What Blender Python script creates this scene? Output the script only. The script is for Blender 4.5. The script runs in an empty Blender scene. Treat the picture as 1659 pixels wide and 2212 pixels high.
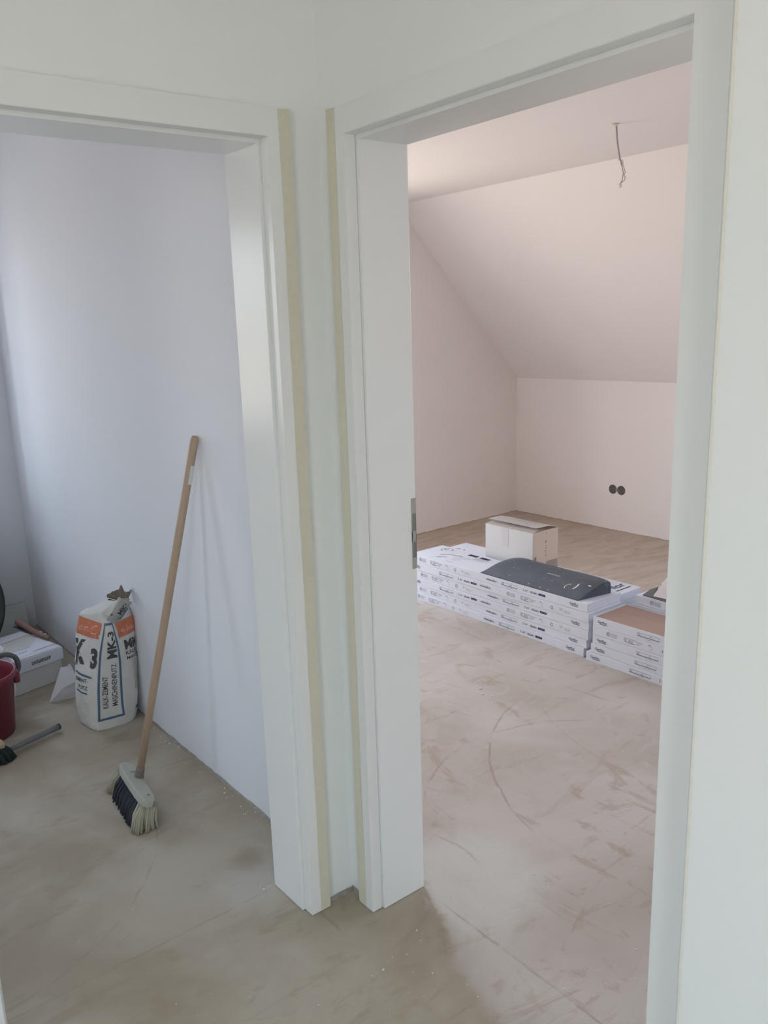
import bpy, bmesh, math, random
from mathutils import Vector, Matrix, noise

# ------------------------------------------------------------------ camera, sky, daylight, exposure
SC = bpy.context.scene
COL = SC.collection
W_PX, H_PX = 1659, 2212
F_PX, PPX, PPY = 1793.35, -61.02, 9.95          # focal length and principal point offset in pixels
YAW, PITCH, ROLL = 0.9255363594, -0.2265301851, -0.0392673242
cam_d = bpy.data.cameras.new('camera')
cam = bpy.data.objects.new('camera', cam_d)
COL.objects.link(cam)
SC.camera = cam
cam_d.sensor_fit = 'VERTICAL'
cam_d.sensor_height = 24.0
cam_d.lens = F_PX / H_PX * 24.0
cam_d.shift_x = -PPX / H_PX
cam_d.shift_y = PPY / H_PX
cam_d.clip_start = 0.02
_f = Vector((math.cos(YAW) * math.cos(PITCH), math.sin(YAW) * math.cos(PITCH), math.sin(PITCH)))
_r0 = Vector((math.sin(YAW), -math.cos(YAW), 0))
_u0 = _r0.cross(_f)
_r = math.cos(ROLL) * _r0 + math.sin(ROLL) * _u0
_u = -math.sin(ROLL) * _r0 + math.cos(ROLL) * _u0
m = Matrix.Identity(4)
for i in range(3):
    m[i][0], m[i][1], m[i][2] = _r[i], _u[i], -_f[i]
m.translation = (0, 0, 1.56)
cam.matrix_world = m

world = bpy.data.worlds.new('world')
SC.world = world
world.use_nodes = True
wn, wl = world.node_tree.nodes, world.node_tree.links
wn.clear()
w_out = wn.new('ShaderNodeOutputWorld')
w_bg = wn.new('ShaderNodeBackground')
w_tc = wn.new('ShaderNodeTexCoord')
w_sx = wn.new('ShaderNodeSeparateXYZ')
w_mr = wn.new('ShaderNodeMapRange')
w_mr.inputs[1].default_value, w_mr.inputs[2].default_value = -1, 1
w_cr = wn.new('ShaderNodeValToRGB')
els = w_cr.color_ramp.elements                   # sunlit reddish terraces below, pale hazy sky above
els[0].position, els[0].color = 0.0, (0.62, 0.55, 0.49, 1)
els[1].position, els[1].color = 0.49, (0.74, 0.655, 0.59, 1)
for p_, c_ in ((0.52, (0.86, 0.92, 0.97, 1)), (0.70, (0.72, 0.85, 1.0, 1)), (1.0, (0.5, 0.7, 1.0, 1))):
    e_ = els.new(p_)
    e_.color = c_
wl.new(w_tc.outputs['Generated'], w_sx.inputs[0])
wl.new(w_sx.outputs[2], w_mr.inputs[0])
wl.new(w_mr.outputs[0], w_cr.inputs[0])
wl.new(w_cr.outputs[0], w_bg.inputs[0])
w_bg.inputs[1].default_value = 12.3
wl.new(w_bg.outputs[0], w_out.inputs[0])

def portal(name, loc, rot, sx, sy):              # marks a window opening so that daylight is sampled through it
    d = bpy.data.lights.new(name, 'AREA')
    d.shape, d.size, d.size_y = 'RECTANGLE', sx, sy
    d.cycles.is_portal = True
    o = bpy.data.objects.new(name, d)
    o.location, o.rotation_euler = loc, rot
    COL.objects.link(o)

R90 = math.pi / 2
WIN_L = (-1.08, -0.36, 0.90, 2.22)               # left room windows in the far wall: x0, x1, z0, z1
WIN_M = (0.42, 0.98, 0.85, 2.15)
ADDED_ROOF_WIN = (0.10, 1.15, 0.22, 0.78)               # unseen roof opening, added in the slope to brighten tops and floor: y0, y1, start and end along the slope
WIN_R = (1.85, 3.08, 0.02, 2.16)                 # right room glazed door in the far wall
WIN_H = (-1.20, -0.60, 0.35, 2.20)               # hall window in the rear wall
ADDED_WIN_T = (2.42, 2.90, 0.92, 2.05)                 # unseen left room window, added in the side wall to brighten the far wall: y0, y1, z0, z1
ADDED_WIN_S = (-1.45, -0.50, 0.35, 2.20)               # unseen second hall window, added in the side wall to brighten the pier: y0, y1, z0, z1
for w_, y_, r_ in ((WIN_L, 4.94, -R90), (WIN_M, 4.94, -R90), (WIN_R, 4.94, -R90), (WIN_H, -2.18, R90)):
    portal('daylight_portal', ((w_[0] + w_[1]) / 2, y_, (w_[2] + w_[3]) / 2), (r_, 0, 0), w_[1] - w_[0], w_[3] - w_[2])

_sl, _sz = 5.127 - 3.912, 1.098 - 2.350          # run and fall of the slope
_rt = (ADDED_ROOF_WIN[2] + ADDED_ROOF_WIN[3]) / 2
portal('daylight_portal', (3.912 + _sl * _rt + 0.10, (ADDED_ROOF_WIN[0] + ADDED_ROOF_WIN[1]) / 2, 2.350 + _sz * _rt + 0.10), (0, math.atan2(-_sz, _sl), 0), math.hypot(_sl, _sz) * (ADDED_ROOF_WIN[3] - ADDED_ROOF_WIN[2]), ADDED_ROOF_WIN[1] - ADDED_ROOF_WIN[0])
portal('daylight_portal', (-2.38, (ADDED_WIN_T[0] + ADDED_WIN_T[1]) / 2, (ADDED_WIN_T[2] + ADDED_WIN_T[3]) / 2), (0, -R90, 0), ADDED_WIN_T[3] - ADDED_WIN_T[2], ADDED_WIN_T[1] - ADDED_WIN_T[0])
portal('daylight_portal', (-2.38, (ADDED_WIN_S[0] + ADDED_WIN_S[1]) / 2, (ADDED_WIN_S[2] + ADDED_WIN_S[3]) / 2), (0, -R90, 0), ADDED_WIN_S[3] - ADDED_WIN_S[2], ADDED_WIN_S[1] - ADDED_WIN_S[0])

SC.view_settings.view_transform = 'Standard'
SC.view_settings.look = 'None'
SC.view_settings.gamma = 1.0
SC.view_settings.use_curve_mapping = False
SC.view_settings.exposure = 0.0
try:
    SC.cycles.use_denoising = True
    SC.cycles.max_bounces = 12
    SC.cycles.diffuse_bounces = 10
    SC.cycles.sample_clamp_indirect = 6
    SC.cycles.caustics_reflective = False
    SC.cycles.caustics_refractive = False
except Exception:
    pass

random.seed(7)

# ------------------------------------------------------------------ measures (metres, camera stands over x=0, y=0)
CX, CY = 1.201, 1.678            # the corner of the hall
FX, FY = 5.127, 4.583            # knee wall, far wall
CH = 2.56                        # ceiling height of hall and left room
KZ, SX, CZ = 1.098, 3.912, 2.350 # knee wall height, where slope meets ceiling, ceiling height
TW = 0.144                       # inner wall thickness
FW = 0.38                        # outer wall thickness
XLI, XLJ = 1.049, 0.265          # left door opening
YRI, YRJ = 1.563, 0.7324         # right door opening
ZI = 1.970                       # opening height
ARW, ART = 0.060, 0.018          # architrave width and thickness

# ------------------------------------------------------------------ material helpers
def lin(c):
    return tuple(((v / 255 + 0.055) / 1.055) ** 2.4 if v > 10 else v / 255 / 12.92 for v in c)

class G:
    def __init__(s, name, rough=0.6, spec=0.3):
        s.m = bpy.data.materials.new(name)
        s.m.use_nodes = True
        s.n, s.l = s.m.node_tree.nodes, s.m.node_tree.links
        s.n.clear()
        s.o = s.n.new('ShaderNodeOutputMaterial')
        s.b = s.n.new('ShaderNodeBsdfPrincipled')
        s.b.inputs['Roughness'].default_value = rough
        s.b.inputs['Specular IOR Level'].default_value = spec
        s.l.new(s.b.outputs[0], s.o.inputs[0])
        s.tc = s.n.new('ShaderNodeTexCoord')
    def put(s, sock, v):
        if v is None:
            return
        if hasattr(v, 'is_linked') or hasattr(v, 'links'):
            s.l.new(v, sock)
        else:
            if isinstance(v, (tuple, list)) and len(v) == 3 and len(sock.default_value) == 4:
                v = (*v, 1)
            sock.default_value = v
    def math(s, op, a, b=None, c=None, clamp=False):
        n = s.n.new('ShaderNodeMath')
        n.operation, n.use_clamp = op, clamp
        s.put(n.inputs[0], a), s.put(n.inputs[1], b), s.put(n.inputs[2], c)
        return n.outputs[0]
    def noise(s, scale, detail=3, rough=0.55, vec=None, dist=0.0):
        n = s.n.new('ShaderNodeTexNoise')
        n.inputs['Scale'].default_value, n.inputs['Detail'].default_value = scale, detail
        n.inputs['Roughness'].default_value, n.inputs['Distortion'].default_value = rough, dist
        s.l.new(vec if vec is not None else s.tc.outputs['Object'], n.inputs['Vector'])
        return n.outputs['Fac']
    def mapping(s, scale=(1, 1, 1), rot=(0, 0, 0), loc=(0, 0, 0)):
        n = s.n.new('ShaderNodeMapping')
        n.inputs['Scale'].default_value, n.inputs['Rotation'].default_value, n.inputs['Location'].default_value = scale, rot, loc
        s.l.new(s.tc.outputs['Object'], n.inputs[0])
        return n.outputs[0]
    def step(s, v, a, b):
        n = s.n.new('ShaderNodeMapRange')
        n.interpolation_type = 'SMOOTHSTEP'
        s.put(n.inputs[0], v)
        n.inputs[1].default_value, n.inputs[2].default_value = a, b
        return n.outputs[0]
    def mix(s, f, a, b):
        n = s.n.new('ShaderNodeMix')
        n.data_type = 'RGBA'
        s.put(n.inputs[0], f), s.put(n.inputs[6], a), s.put(n.inputs[7], b)
        return n.outputs[2]
    def bump(s, h, strength=0.2, dist=0.01):
        n = s.n.new('ShaderNodeBump')
        n.inputs['Strength'].default_value, n.inputs['Distance'].default_value = strength, dist
        s.l.new(h, n.inputs['Height'])
        s.l.new(n.outputs[0], s.b.inputs['Normal'])
    def color(s, v):
        s.put(s.b.inputs['Base Color'], v)

def plain(name, rgb, rough=0.6, spec=0.3, var=0.06, scale=30, bump=0.05, metal=0.0):
    g = G(name, rough, spec)
    f = g.noise(scale, 4)
    lo = tuple(c * (1 - var) for c in rgb)
    hi = tuple(min(1, c * (1 + var)) for c in rgb)
    g.color(g.mix(f, lo, hi))
    if bump:
        g.bump(f, bump, 0.004)
    g.b.inputs['Metallic'].default_value = metal
    return g.m

def paint(name, rgb):
    g = G(name, 0.85, 0.15)
    a = g.noise(1.3, 3)
    b = g.noise(160, 3)
    c = g.mix(a, tuple(v * 0.985 for v in rgb), tuple(min(1, v * 1.015) for v in rgb))
    g.color(c)
    g.bump(g.math('ADD', b, g.math('MULTIPLY', a, 2.0)), 0.06, 0.003)
    return g.m

M = {}
M['paint_hall'] = paint('hall_wall_paint', (0.755, 0.79, 0.785))
M['paint_pier'] = paint('lightened_pier_paint', (0.815, 0.852, 0.848))  # hall paint made lighter, standing in for stronger light on the pier
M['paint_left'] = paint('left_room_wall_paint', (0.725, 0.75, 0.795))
M['paint_right'] = paint('right_room_wall_paint', (0.81, 0.772, 0.756))
M['paint_ceiling'] = paint('ceiling_paint', (0.80, 0.78, 0.76))
M['render'] = plain('outer_wall_render', (0.62, 0.58, 0.53))
M['frame'] = plain('white_door_frame_foil', (0.735, 0.762, 0.758), rough=0.20, spec=0.17, var=0.015, scale=8, bump=0.0)
M['window_frame'] = plain('white_window_frame', (0.8, 0.8, 0.8), rough=0.35, spec=0.5, var=0.02, bump=0)
M['tape'] = plain('yellow_masking_tape', (0.61, 0.595, 0.49), rough=0.75, var=0.06, scale=60, bump=0.1)
M['bead'] = plain('cream_corner_bead', (0.80, 0.785, 0.71), rough=0.7, bump=0)
M['steel'] = plain('dull_steel_strike_plate', (0.40, 0.40, 0.385), rough=0.45, var=0.05, metal=0.55, bump=0)
M['slot'] = plain('dark_plastic_strike_box', (0.20, 0.20, 0.18), rough=0.7)
M['carton_white'] = plain('white_box_cardboard', (0.60, 0.61, 0.665), rough=0.6, var=0.02, scale=12, bump=0.03)
M['carton_plain'] = plain('off_white_carton', (0.53, 0.52, 0.51), rough=0.7, var=0.03, scale=9, bump=0.05)
M['carton_flap'] = plain('lightened_carton_flap', (0.74, 0.705, 0.675), rough=0.7, var=0.03, scale=9, bump=0.03)  # carton board made lighter, brighter light on the flaps put into the colour
M['torn_board'] = plain('pinkish_white_cardboard', (0.86, 0.80, 0.775), rough=0.75, var=0.02, scale=9, bump=0.03)
M['carton_shaded'] = plain('shaded_carton_side', (0.62, 0.50, 0.41), rough=0.75, var=0.05, scale=9, bump=0.05)  # warm tone of the side away from the window, put into its colour
M['packing_tape'] = plain('grey_packing_tape', (0.50, 0.50, 0.51), rough=0.35, var=0.05, bump=0.05)
M['ink'] = plain('dark_blue_ink', (0.035, 0.035, 0.075), rough=0.6, bump=0)
M['ink_grey'] = plain('grey_ink', (0.40, 0.40, 0.44), rough=0.6, bump=0)
M['ink_mid'] = plain('slate_ink', (0.18, 0.18, 0.22), rough=0.6, bump=0)
M['blue'] = plain('blue_print', (0.085, 0.145, 0.235), rough=0.7, bump=0)  # blue ink lightened, lens haze put into the colour
M['orange'] = plain('orange_print', (0.55, 0.185, 0.11), rough=0.75, var=0.08, scale=40, bump=0)  # orange dulled by haze put into the colour
M['pale_print'] = plain('pale_print', (0.80, 0.50, 0.40), rough=0.75, bump=0)
M['black_ink'] = plain('hazed_black_print', (0.065, 0.07, 0.078), rough=0.75, var=0.2, scale=60, bump=0)  # black ink lightened to carry the lens haze in its colour
M['wood'] = None
M['black_rubber'] = None
M['crumb'] = plain('white_plaster_crumb', (0.66, 0.64, 0.60), rough=0.9, bump=0)
M['gap'] = plain('grey_floor_edge_mortar', (0.30, 0.285, 0.26), rough=0.95, var=0.45, scale=60, bump=0.6)
M['gap_pale'] = plain('sandy_floor_edge_mortar', (0.42, 0.36, 0.30), rough=0.95, var=0.35, scale=50, bump=0.5)
M['grey_foam'] = plain('grey_interlayer', (0.13, 0.13, 0.135), rough=0.9, var=0.1)
M['metal_dark'] = plain('brown_grey_ferrule', (0.22, 0.18, 0.16), rough=0.5, metal=0.3)
M['broom_grey'] = plain('grey_green_broom_head', (0.40, 0.41, 0.37), rough=0.6, var=0.03, bump=0.02)
M['sticker'] = plain('white_sticker', (0.62, 0.62, 0.60), rough=0.5, bump=0)
M['red_plastic'] = plain('crimson_bucket_plastic', (0.20, 0.030, 0.048), rough=0.38, spec=0.5, var=0.04, bump=0)
M['black_tub'] = plain('black_tub_plastic', (0.035, 0.045, 0.045), rough=0.45, spec=0.4, var=0.1, bump=0)
M['white_bag'] = plain('white_plastic_film', (0.70, 0.71, 0.76), rough=0.4, spec=0.5, var=0.03, bump=0)
M['paper'] = plain('white_paper', (0.66, 0.66, 0.70), rough=0.7, var=0.03, bump=0.02)
M['pale_board'] = plain('pale_grey_board', (0.56, 0.60, 0.59), rough=0.5, var=0.03, bump=0)
M['brown_wood'] = plain('red_brown_wood', (0.23, 0.13, 0.11), rough=0.6, var=0.15, scale=25)
M['blade'] = plain('dark_blade', (0.05, 0.065, 0.085), rough=0.4, metal=0.3, bump=0)
M['grey_tube'] = plain('grey_handle', (0.17, 0.175, 0.18), rough=0.45, var=0.06, bump=0)
M['dark_bristle'] = plain('dark_bristle', (0.04, 0.045, 0.06), rough=0.9, var=0.25, scale=90)
M['green_black'] = plain('green_black_bristle', (0.03, 0.045, 0.045), rough=0.9, var=0.25, scale=90)
M['cream_bristle'] = plain('cream_bristle', (0.40, 0.39, 0.30), rough=0.9, var=0.15, scale=90)
M['white_fleece'] = plain('white_fleece', (0.6, 0.62, 0.60), rough=0.95, var=0.1, scale=120, bump=0.4)
M['tan_wood'] = plain('tan_wood', (0.46, 0.36, 0.24), rough=0.7)
M['cable'] = plain('grey_cable', (0.40, 0.36, 0.35), rough=0.6, bump=0)
M['cable_white'] = plain('white_connector', (0.75, 0.7, 0.68), rough=0.5, bump=0)
M['socket'] = plain('dark_grey_socket_box', (0.115, 0.105, 0.10), rough=0.7)
M['paper_brown'] = plain('grey_brown_paper_lining', (0.34, 0.30, 0.26), rough=0.85, var=0.15, scale=40, bump=0.2)

def mk_wood():
    g = G('pale_broomstick_wood', 0.5, 0.35)
    v = g.mapping(scale=(60, 60, 2.2))
    f = g.noise(1.0, 4, vec=v)
    h = g.noise(2.2, 2)
    g.color(g.mix(h, g.mix(f, (0.40, 0.285, 0.195), (0.48, 0.35, 0.245)), g.mix(f, (0.32, 0.235, 0.175), (0.39, 0.295, 0.22))))
    return g.m
M['wood'] = mk_wood()

def mk_vinyl():
    g = G('oak_look_vinyl_plank', 0.45, 0.4)
    v = g.mapping(scale=(26, 2.2, 1))
    f = g.noise(1.0, 5, vec=v, dist=0.6)
    h = g.noise(3.0, 2)
    g.color(g.mix(h, g.mix(f, (0.30, 0.18, 0.145), (0.37, 0.24, 0.19)), g.mix(f, (0.28, 0.19, 0.15), (0.35, 0.25, 0.20))))
    return g.m
M['vinyl'] = mk_vinyl()

def mk_rubber():
    g = G('black_rubber_with_scuffs', 0.48, 0.4)
    f = g.noise(14, 6, 0.65)
    spk = g.step(g.noise(70, 2), 0.70, 0.76)
    sm = g.math('MULTIPLY', g.step(g.noise(9, 5, 0.7, dist=1.0), 0.60, 0.74), 0.35)
    c = g.mix(f, (0.055, 0.064, 0.080), (0.090, 0.103, 0.125))
    c = g.mix(sm, c, (0.30, 0.31, 0.33))
    c = g.mix(g.math('MULTIPLY', spk, 0.5), c, (0.42, 0.42, 0.42))
    g.color(c)
    g.bump(f, 0.15, 0.004)
    return g.m
M['black_rubber'] = mk_rubber()

def mk_sack():
    g = G('white_paper_sack', 0.75, 0.25)
    f = g.noise(9, 5, 0.6)
    h = g.noise(38, 4, 0.6, dist=0.8)
    g.color(g.mix(f, (0.56, 0.56, 0.54), (0.66, 0.655, 0.625)))
    g.bump(g.math('ADD', g.math('MULTIPLY', f, 1.6), h), 0.35, 0.008)
    return g.m
M['sack'] = mk_sack()

def mk_floor():
    g = G('dusty_concrete_screed', 0.72, 0.25)
    sep = g.n.new('ShaderNodeSeparateXYZ')
    g.l.new(g.tc.outputs['Object'], sep.inputs[0])
    X, Y = sep.outputs[0], sep.outputs[1]
    n1 = g.noise(1.6, 4, 0.6, dist=0.5)
    n2 = g.noise(6.0, 5, 0.62, dist=0.8)
    n3 = g.noise(55, 4, 0.6)
    smear = g.noise(1.0, 5, 0.66, vec=g.mapping(scale=(1.8, 5.4, 1), rot=(0, 0, 0.55)), dist=1.7)
    smear2 = g.noise(1.0, 4, 0.65, vec=g.mapping(scale=(5.0, 1.9, 1), rot=(0, 0, 0.35)), dist=2.0)
    # screed of the hall and left room: olive brown; of the right room: grey pink
    brown = g.mix(g.step(n1, 0.35, 0.68), (0.335, 0.285, 0.222), (0.435, 0.395, 0.330))
    brown = g.mix(g.math('MULTIPLY', g.step(smear, 0.54, 0.64), 0.30), brown, (0.270, 0.210, 0.148))
    grey = g.mix(g.step(n1, 0.32, 0.66), (0.395, 0.345, 0.300), (0.485, 0.440, 0.402))
    grey = g.mix(g.math('MULTIPLY', g.step(smear2, 0.56, 0.66), 0.50), grey, (0.335, 0.250, 0.185))
    grey = g.mix(g.math('MULTIPLY', g.step(smear, 0.58, 0.68), 0.30), grey, (0.320, 0.260, 0.205))
    smear3 = g.noise(1.0, 6, 0.7, vec=g.mapping(scale=(2.6, 7.5, 1), rot=(0, 0, 1.0)), dist=2.4)
    grey = g.mix(g.math('MULTIPLY', g.step(smear3, 0.56, 0.66), 0.45), grey, (0.335, 0.255, 0.190))
    grey = g.mix(g.math('MULTIPLY', g.step(n2, 0.56, 0.70), 0.35), grey, (0.50, 0.47, 0.45))
    brown = g.mix(g.math('MULTIPLY', g.step(smear3, 0.56, 0.68), 0.28), brown, (0.255, 0.205, 0.150))
    grey = g.mix(g.math('MULTIPLY', g.step(X, 3.35, 4.1), 0.75), grey, g.mix(g.step(smear, 0.40, 0.62), (0.530, 0.445, 0.370), (0.430, 0.345, 0.275)))
    # levelling compound has run over the doorway
    wob = g.math('MULTIPLY', g.math('SUBTRACT', n2, 0.5), 0.16)
    e = g.math('ADD', g.math('SUBTRACT', X, g.math('MULTIPLY_ADD', Y, 0.52, 0.56)), wob)
    room = g.step(e, -0.02, 0.03)
    inroom = g.step(X, 1.19, 1.215)
    room = g.math('MULTIPLY', room, g.step(g.math('ADD', X, wob), 1.16, 1.22))
    c = g.mix(room, brown, grey)
    # palest, almost grey patch by the doorway jamb
    def dist(cx, cy):
        n = g.n.new('ShaderNodeVectorMath')
        n.operation = 'DISTANCE'
        g.l.new(g.tc.outputs['Object'], n.inputs[0])
        n.inputs[1].default_value = (cx, cy, 0)
        return n.outputs['Value']
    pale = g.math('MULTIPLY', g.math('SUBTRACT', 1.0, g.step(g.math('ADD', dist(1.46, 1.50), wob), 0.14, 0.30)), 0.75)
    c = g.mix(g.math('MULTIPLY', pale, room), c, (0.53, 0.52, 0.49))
    c = g.mix(g.math('MULTIPLY', g.math('SUBTRACT', 1.0, g.step(g.math('ADD', dist(0.99, 1.88), wob), 0.03, 0.16)), 0.55), c, (0.51, 0.50, 0.47))
    c = g.mix(g.math('MULTIPLY', g.math('SUBTRACT', 1.0, g.step(g.math('ADD', dist(1.04, 2.0), wob), 0.02, 0.09)), 0.5), c, (0.26, 0.20, 0.135))
    # trowel arcs: thin dark ridge lines
    ridges = None
    for cx, cy, r, a0, y0, y1 in ((2.679, 1.291, 0.917, 0.85, 1.5, 2.2), (2.086, 1.442, 0.615, 0.7, 1.85, 2.1), (1.319, 1.608, 0.248, 0.6, 1.5, 1.78), (3.3, 1.5, 1.0, 0.4, 1.2, 2.1), (0.2, 2.6, 0.75, 0.5, 1.6, 2.6), (0.3, 2.0, 1.15, 0.35, 1.3, 2.7)):
        d = g.math('ABSOLUTE', g.math('SUBTRACT', g.math('ADD', dist(cx, cy), g.math('MULTIPLY', wob, 0.22)), r))
        k = g.math('SUBTRACT', 1.0, g.step(d, 0.001, 0.007))
        k = g.math('MULTIPLY', k, g.math('MULTIPLY', g.step(Y, y0, y0 + 0.08), g.math('SUBTRACT', 1.0, g.step(Y, y1 - 0.08, y1))))
        k = g.math('MULTIPLY', g.math('MULTIPLY', k, a0), g.step(n2, 0.36, 0.55))
        ridges = k if ridges is None else g.math('MAXIMUM', ridges, k)
    # joints at the two thresholds
    for co, a, lo, hi, amp in ((X, 1.351, -1.0, 1.50, 0.75), (Y, 1.829, -1.0, 1.05, 0.45), (Y, 1.47, -1.0, 1.05, 0.3)):
        other = Y if co is X else X
        d = g.math('ABSOLUTE', g.math('SUBTRACT', g.math('ADD', co, g.math('MULTIPLY', wob, 0.10)), a))
        k = g.math('SUBTRACT', 1.0, g.step(d, 0.001, 0.006))
        k = g.math('MULTIPLY', g.math('MULTIPLY', k, amp), g.math('SUBTRACT', 1.0, g.step(other, hi - 0.1, hi)))
        k = g.math('MULTIPLY', k, g.step(n2, 0.34, 0.55))
        ridges = g.math('MAXIMUM', ridges, k)
    c = g.mix(g.math('MULTIPLY', ridges, 0.5), c, (0.22, 0.16, 0.115))
    # combed trowel lines
    comb = None
    for cx, cy, r0, r1, ph in ((0.95, 1.20, 0.62, 0.92, 0), (2.679, 1.291, 0.70, 0.91, 0), (-0.55, 1.2, 1.82, 2.10, 0)):
        d = dist(cx, cy)
        w = g.math('SINE', g.math('MULTIPLY', g.math('ADD', d, g.math('MULTIPLY', wob, 0.05)), 2 * math.pi / 0.0078))
        band = g.math('MULTIPLY', g.step(d, r0, r0 + 0.05), g.math('SUBTRACT', 1.0, g.step(d, r1 - 0.04, r1)))
        band = g.math('MULTIPLY', band, g.math('MULTIPLY', room, g.step(n2, 0.48, 0.60)))
        w = g.math('MULTIPLY', w, band)
        comb = w if comb is None else g.math('ADD', comb, w)
    c = g.mix(g.math('MULTIPLY', g.step(comb, 0.1, 0.9), 0.09), c, (0.20, 0.15, 0.115))
    c = g.mix(g.math('MULTIPLY', g.step(n3, 0.62, 0.80), 0.25), c, (0.48, 0.45, 0.40))
    g.color(c)
    hgt = g.math('ADD', g.math('MULTIPLY', comb, 0.06), g.math('ADD', g.math('MULTIPLY', n2, 0.5), g.math('MULTIPLY', n3, 0.10)))
    hgt = g.math('SUBTRACT', hgt, g.math('MULTIPLY', ridges, 0.25))
    g.bump(hgt, 0.35, 0.010)
    return g.m
M['floor'] = mk_floor()

# ------------------------------------------------------------------ object helpers
def link(name, bm, mats, parent=None, smooth=False):
    me = bpy.data.meshes.new(name)
    bmesh.ops.recalc_face_normals(bm, faces=bm.faces)
    bm.to_mesh(me)
    bm.free()
    if not isinstance(mats, (list, tuple)):
        mats = [mats]
    for mt in mats:
        me.materials.append(mt)
    if smooth:
        for p in me.polygons:
            p.use_smooth = True
    o = bpy.data.objects.new(name, me)
    COL.objects.link(o)
    if parent is not None:
        o.parent = parent
    return o

def thing(name, label, cat, loc=(0, 0, 0), rz=0.0, group=None):
    o = bpy.data.objects.new(name, None)
    o.empty_display_size = 0.05
    COL.objects.link(o)
    o.location, o.rotation_euler = loc, (0, 0, rz)
    o['label'], o['category'] = label, cat
    if group:
        o['group'] = group
    return o

def struct(name, bm, mats, smooth=False):
    o = link(name, bm, mats, None, smooth)
    o['kind'] = 'structure'
    return o

def box(bm, x0, x1, y0, y1, z0, z1, mi=0, bevel=0.0, mat=None):
    vs = [bm.verts.new((x, y, z)) for z in (z0, z1) for y in (y0, y1) for x in (x0, x1)]
    fs = [bm.faces.new([vs[i] for i in q]) for q in ((0, 2, 3, 1), (4, 5, 7, 6), (0, 1, 5, 4), (2, 6, 7, 3), (0, 4, 6, 2), (1, 3, 7, 5))]
    for f in fs:
        f.material_index = mi
    if mat is not None:
        for v in vs:
            v.co = mat @ v.co
    if bevel:
        es = list({e for f in fs for e in f.edges})
        bmesh.ops.bevel(bm, geom=es, offset=bevel, segments=2, profile=0.6, affect='EDGES')
    return vs

def prism(bm, poly, axis, a0, a1, mi=0):
    """extrude a 2D polygon along an axis ('x','y','z')"""
    def P(u, v, a):
        return {'x': (a, u, v), 'y': (u, a, v), 'z': (u, v, a)}[axis]
    A = [bm.verts.new(P(u, v, a0)) for u, v in poly]
    B = [bm.verts.new(P(u, v, a1)) for u, v in poly]
    n = len(poly)
    for i in range(n):
        f = bm.faces.new((A[i], A[(i + 1) % n], B[(i + 1) % n], B[i]))
        f.material_index = mi
    for ring in (A, B):
        f = bm.faces.new(ring)
        f.material_index = mi

def tube(bm, pts, r, seg=10, caps=True):
    pts = [Vector(p) for p in pts]
    rr = r if isinstance(r, (list, tuple)) else [r] * len(pts)
    rings = []
    up = None
    for i, p in enumerate(pts):
        t = (pts[min(i + 1, len(pts) - 1)] - pts[max(i - 1, 0)]).normalized()
        if up is None:
            up = Vector((0, 0, 1)) if abs(t.z) < 0.9 else Vector((1, 0, 0))
        a = t.cross(up).normalized()
        b = a.cross(t).normalized()
        up = b
        rings.append([bm.verts.new(p + rr[i] * (math.cos(2 * math.pi * k / seg) * a + math.sin(2 * math.pi * k / seg) * b)) for k in range(seg)])
    for i in range(len(rings) - 1):
        for k in range(seg):
            bm.faces.new((rings[i][k], rings[i][(k + 1) % seg], rings[i + 1][(k + 1) % seg], rings[i + 1][k]))
    if caps:
        bm.faces.new(rings[0]), bm.faces.new(rings[-1])

def smooth_path(pts, n=8):
    P = [Vector(p) for p in pts]
    out = []
    for i in range(len(P) - 1):
        p0, p1, p2, p3 = P[max(i - 1, 0)], P[i], P[i + 1], P[min(i + 2, len(P) - 1)]
        for k in range(n):
            t = k / n
            out.append(0.5 * ((2 * p1) + (p2 - p0) * t + (2 * p0 - 5 * p1 + 4 * p2 - p3) * t * t + (3 * p1 - p0 - 3 * p2 + p3) * t ** 3))
    out.append(P[-1])
    return out

def lathe(bm, prof, seg=40, center=(0, 0), mi=0):
    rings = [[bm.verts.new((center[0] + r * math.cos(2 * math.pi * k / seg), center[1] + r * math.sin(2 * math.pi * k / seg), z)) for k in range(seg)] for r, z in prof]
    for i in range(len(rings) - 1):
        for k in range(seg):
            f = bm.faces.new((rings[i][k], rings[i][(k + 1) % seg], rings[i + 1][(k + 1) % seg], rings[i + 1][k]))
            f.material_index = mi
    return rings

# ---- flat print: 2D shapes laid on a surface by a mapping function (u, v) -> point
def text2d(body, size, bold=0.0):
    c = bpy.data.curves.new('lettering', 'FONT')
    c.body, c.size, c.offset = body, 1.0, bold
    c.resolution_u = 3
    o = bpy.data.objects.new('lettering', c)
    COL.objects.link(o)
    bpy.context.view_layer.update()
    me = bpy.data.meshes.new_from_object(o)
    bpy.data.objects.remove(o)
    vs = [(v.co.x, v.co.y) for v in me.vertices]
    fs = [tuple(p.vertices) for p in me.polygons]
    bpy.data.meshes.remove(me)
    x0, x1 = min(v[0] for v in vs), max(v[0] for v in vs)
    y0, y1 = min(v[1] for v in vs), max(v[1] for v in vs)
    k = size / (y1 - y0)
    return [((v[0] - x0) * k, (v[1] - y0) * k) for v in vs], fs, (x1 - x0) * k, size

_tc = {}
def text(body, w, h, bold=0.0):
    """text stretched to fill w x h, origin lower left"""
    key = (body, bold)
    if key not in _tc:
        _tc[key] = text2d(body, 1.0, bold)
    vs, fs, tw, th = _tc[key]
    return [(x / tw * w, y * h) for x, y in vs], fs

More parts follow.
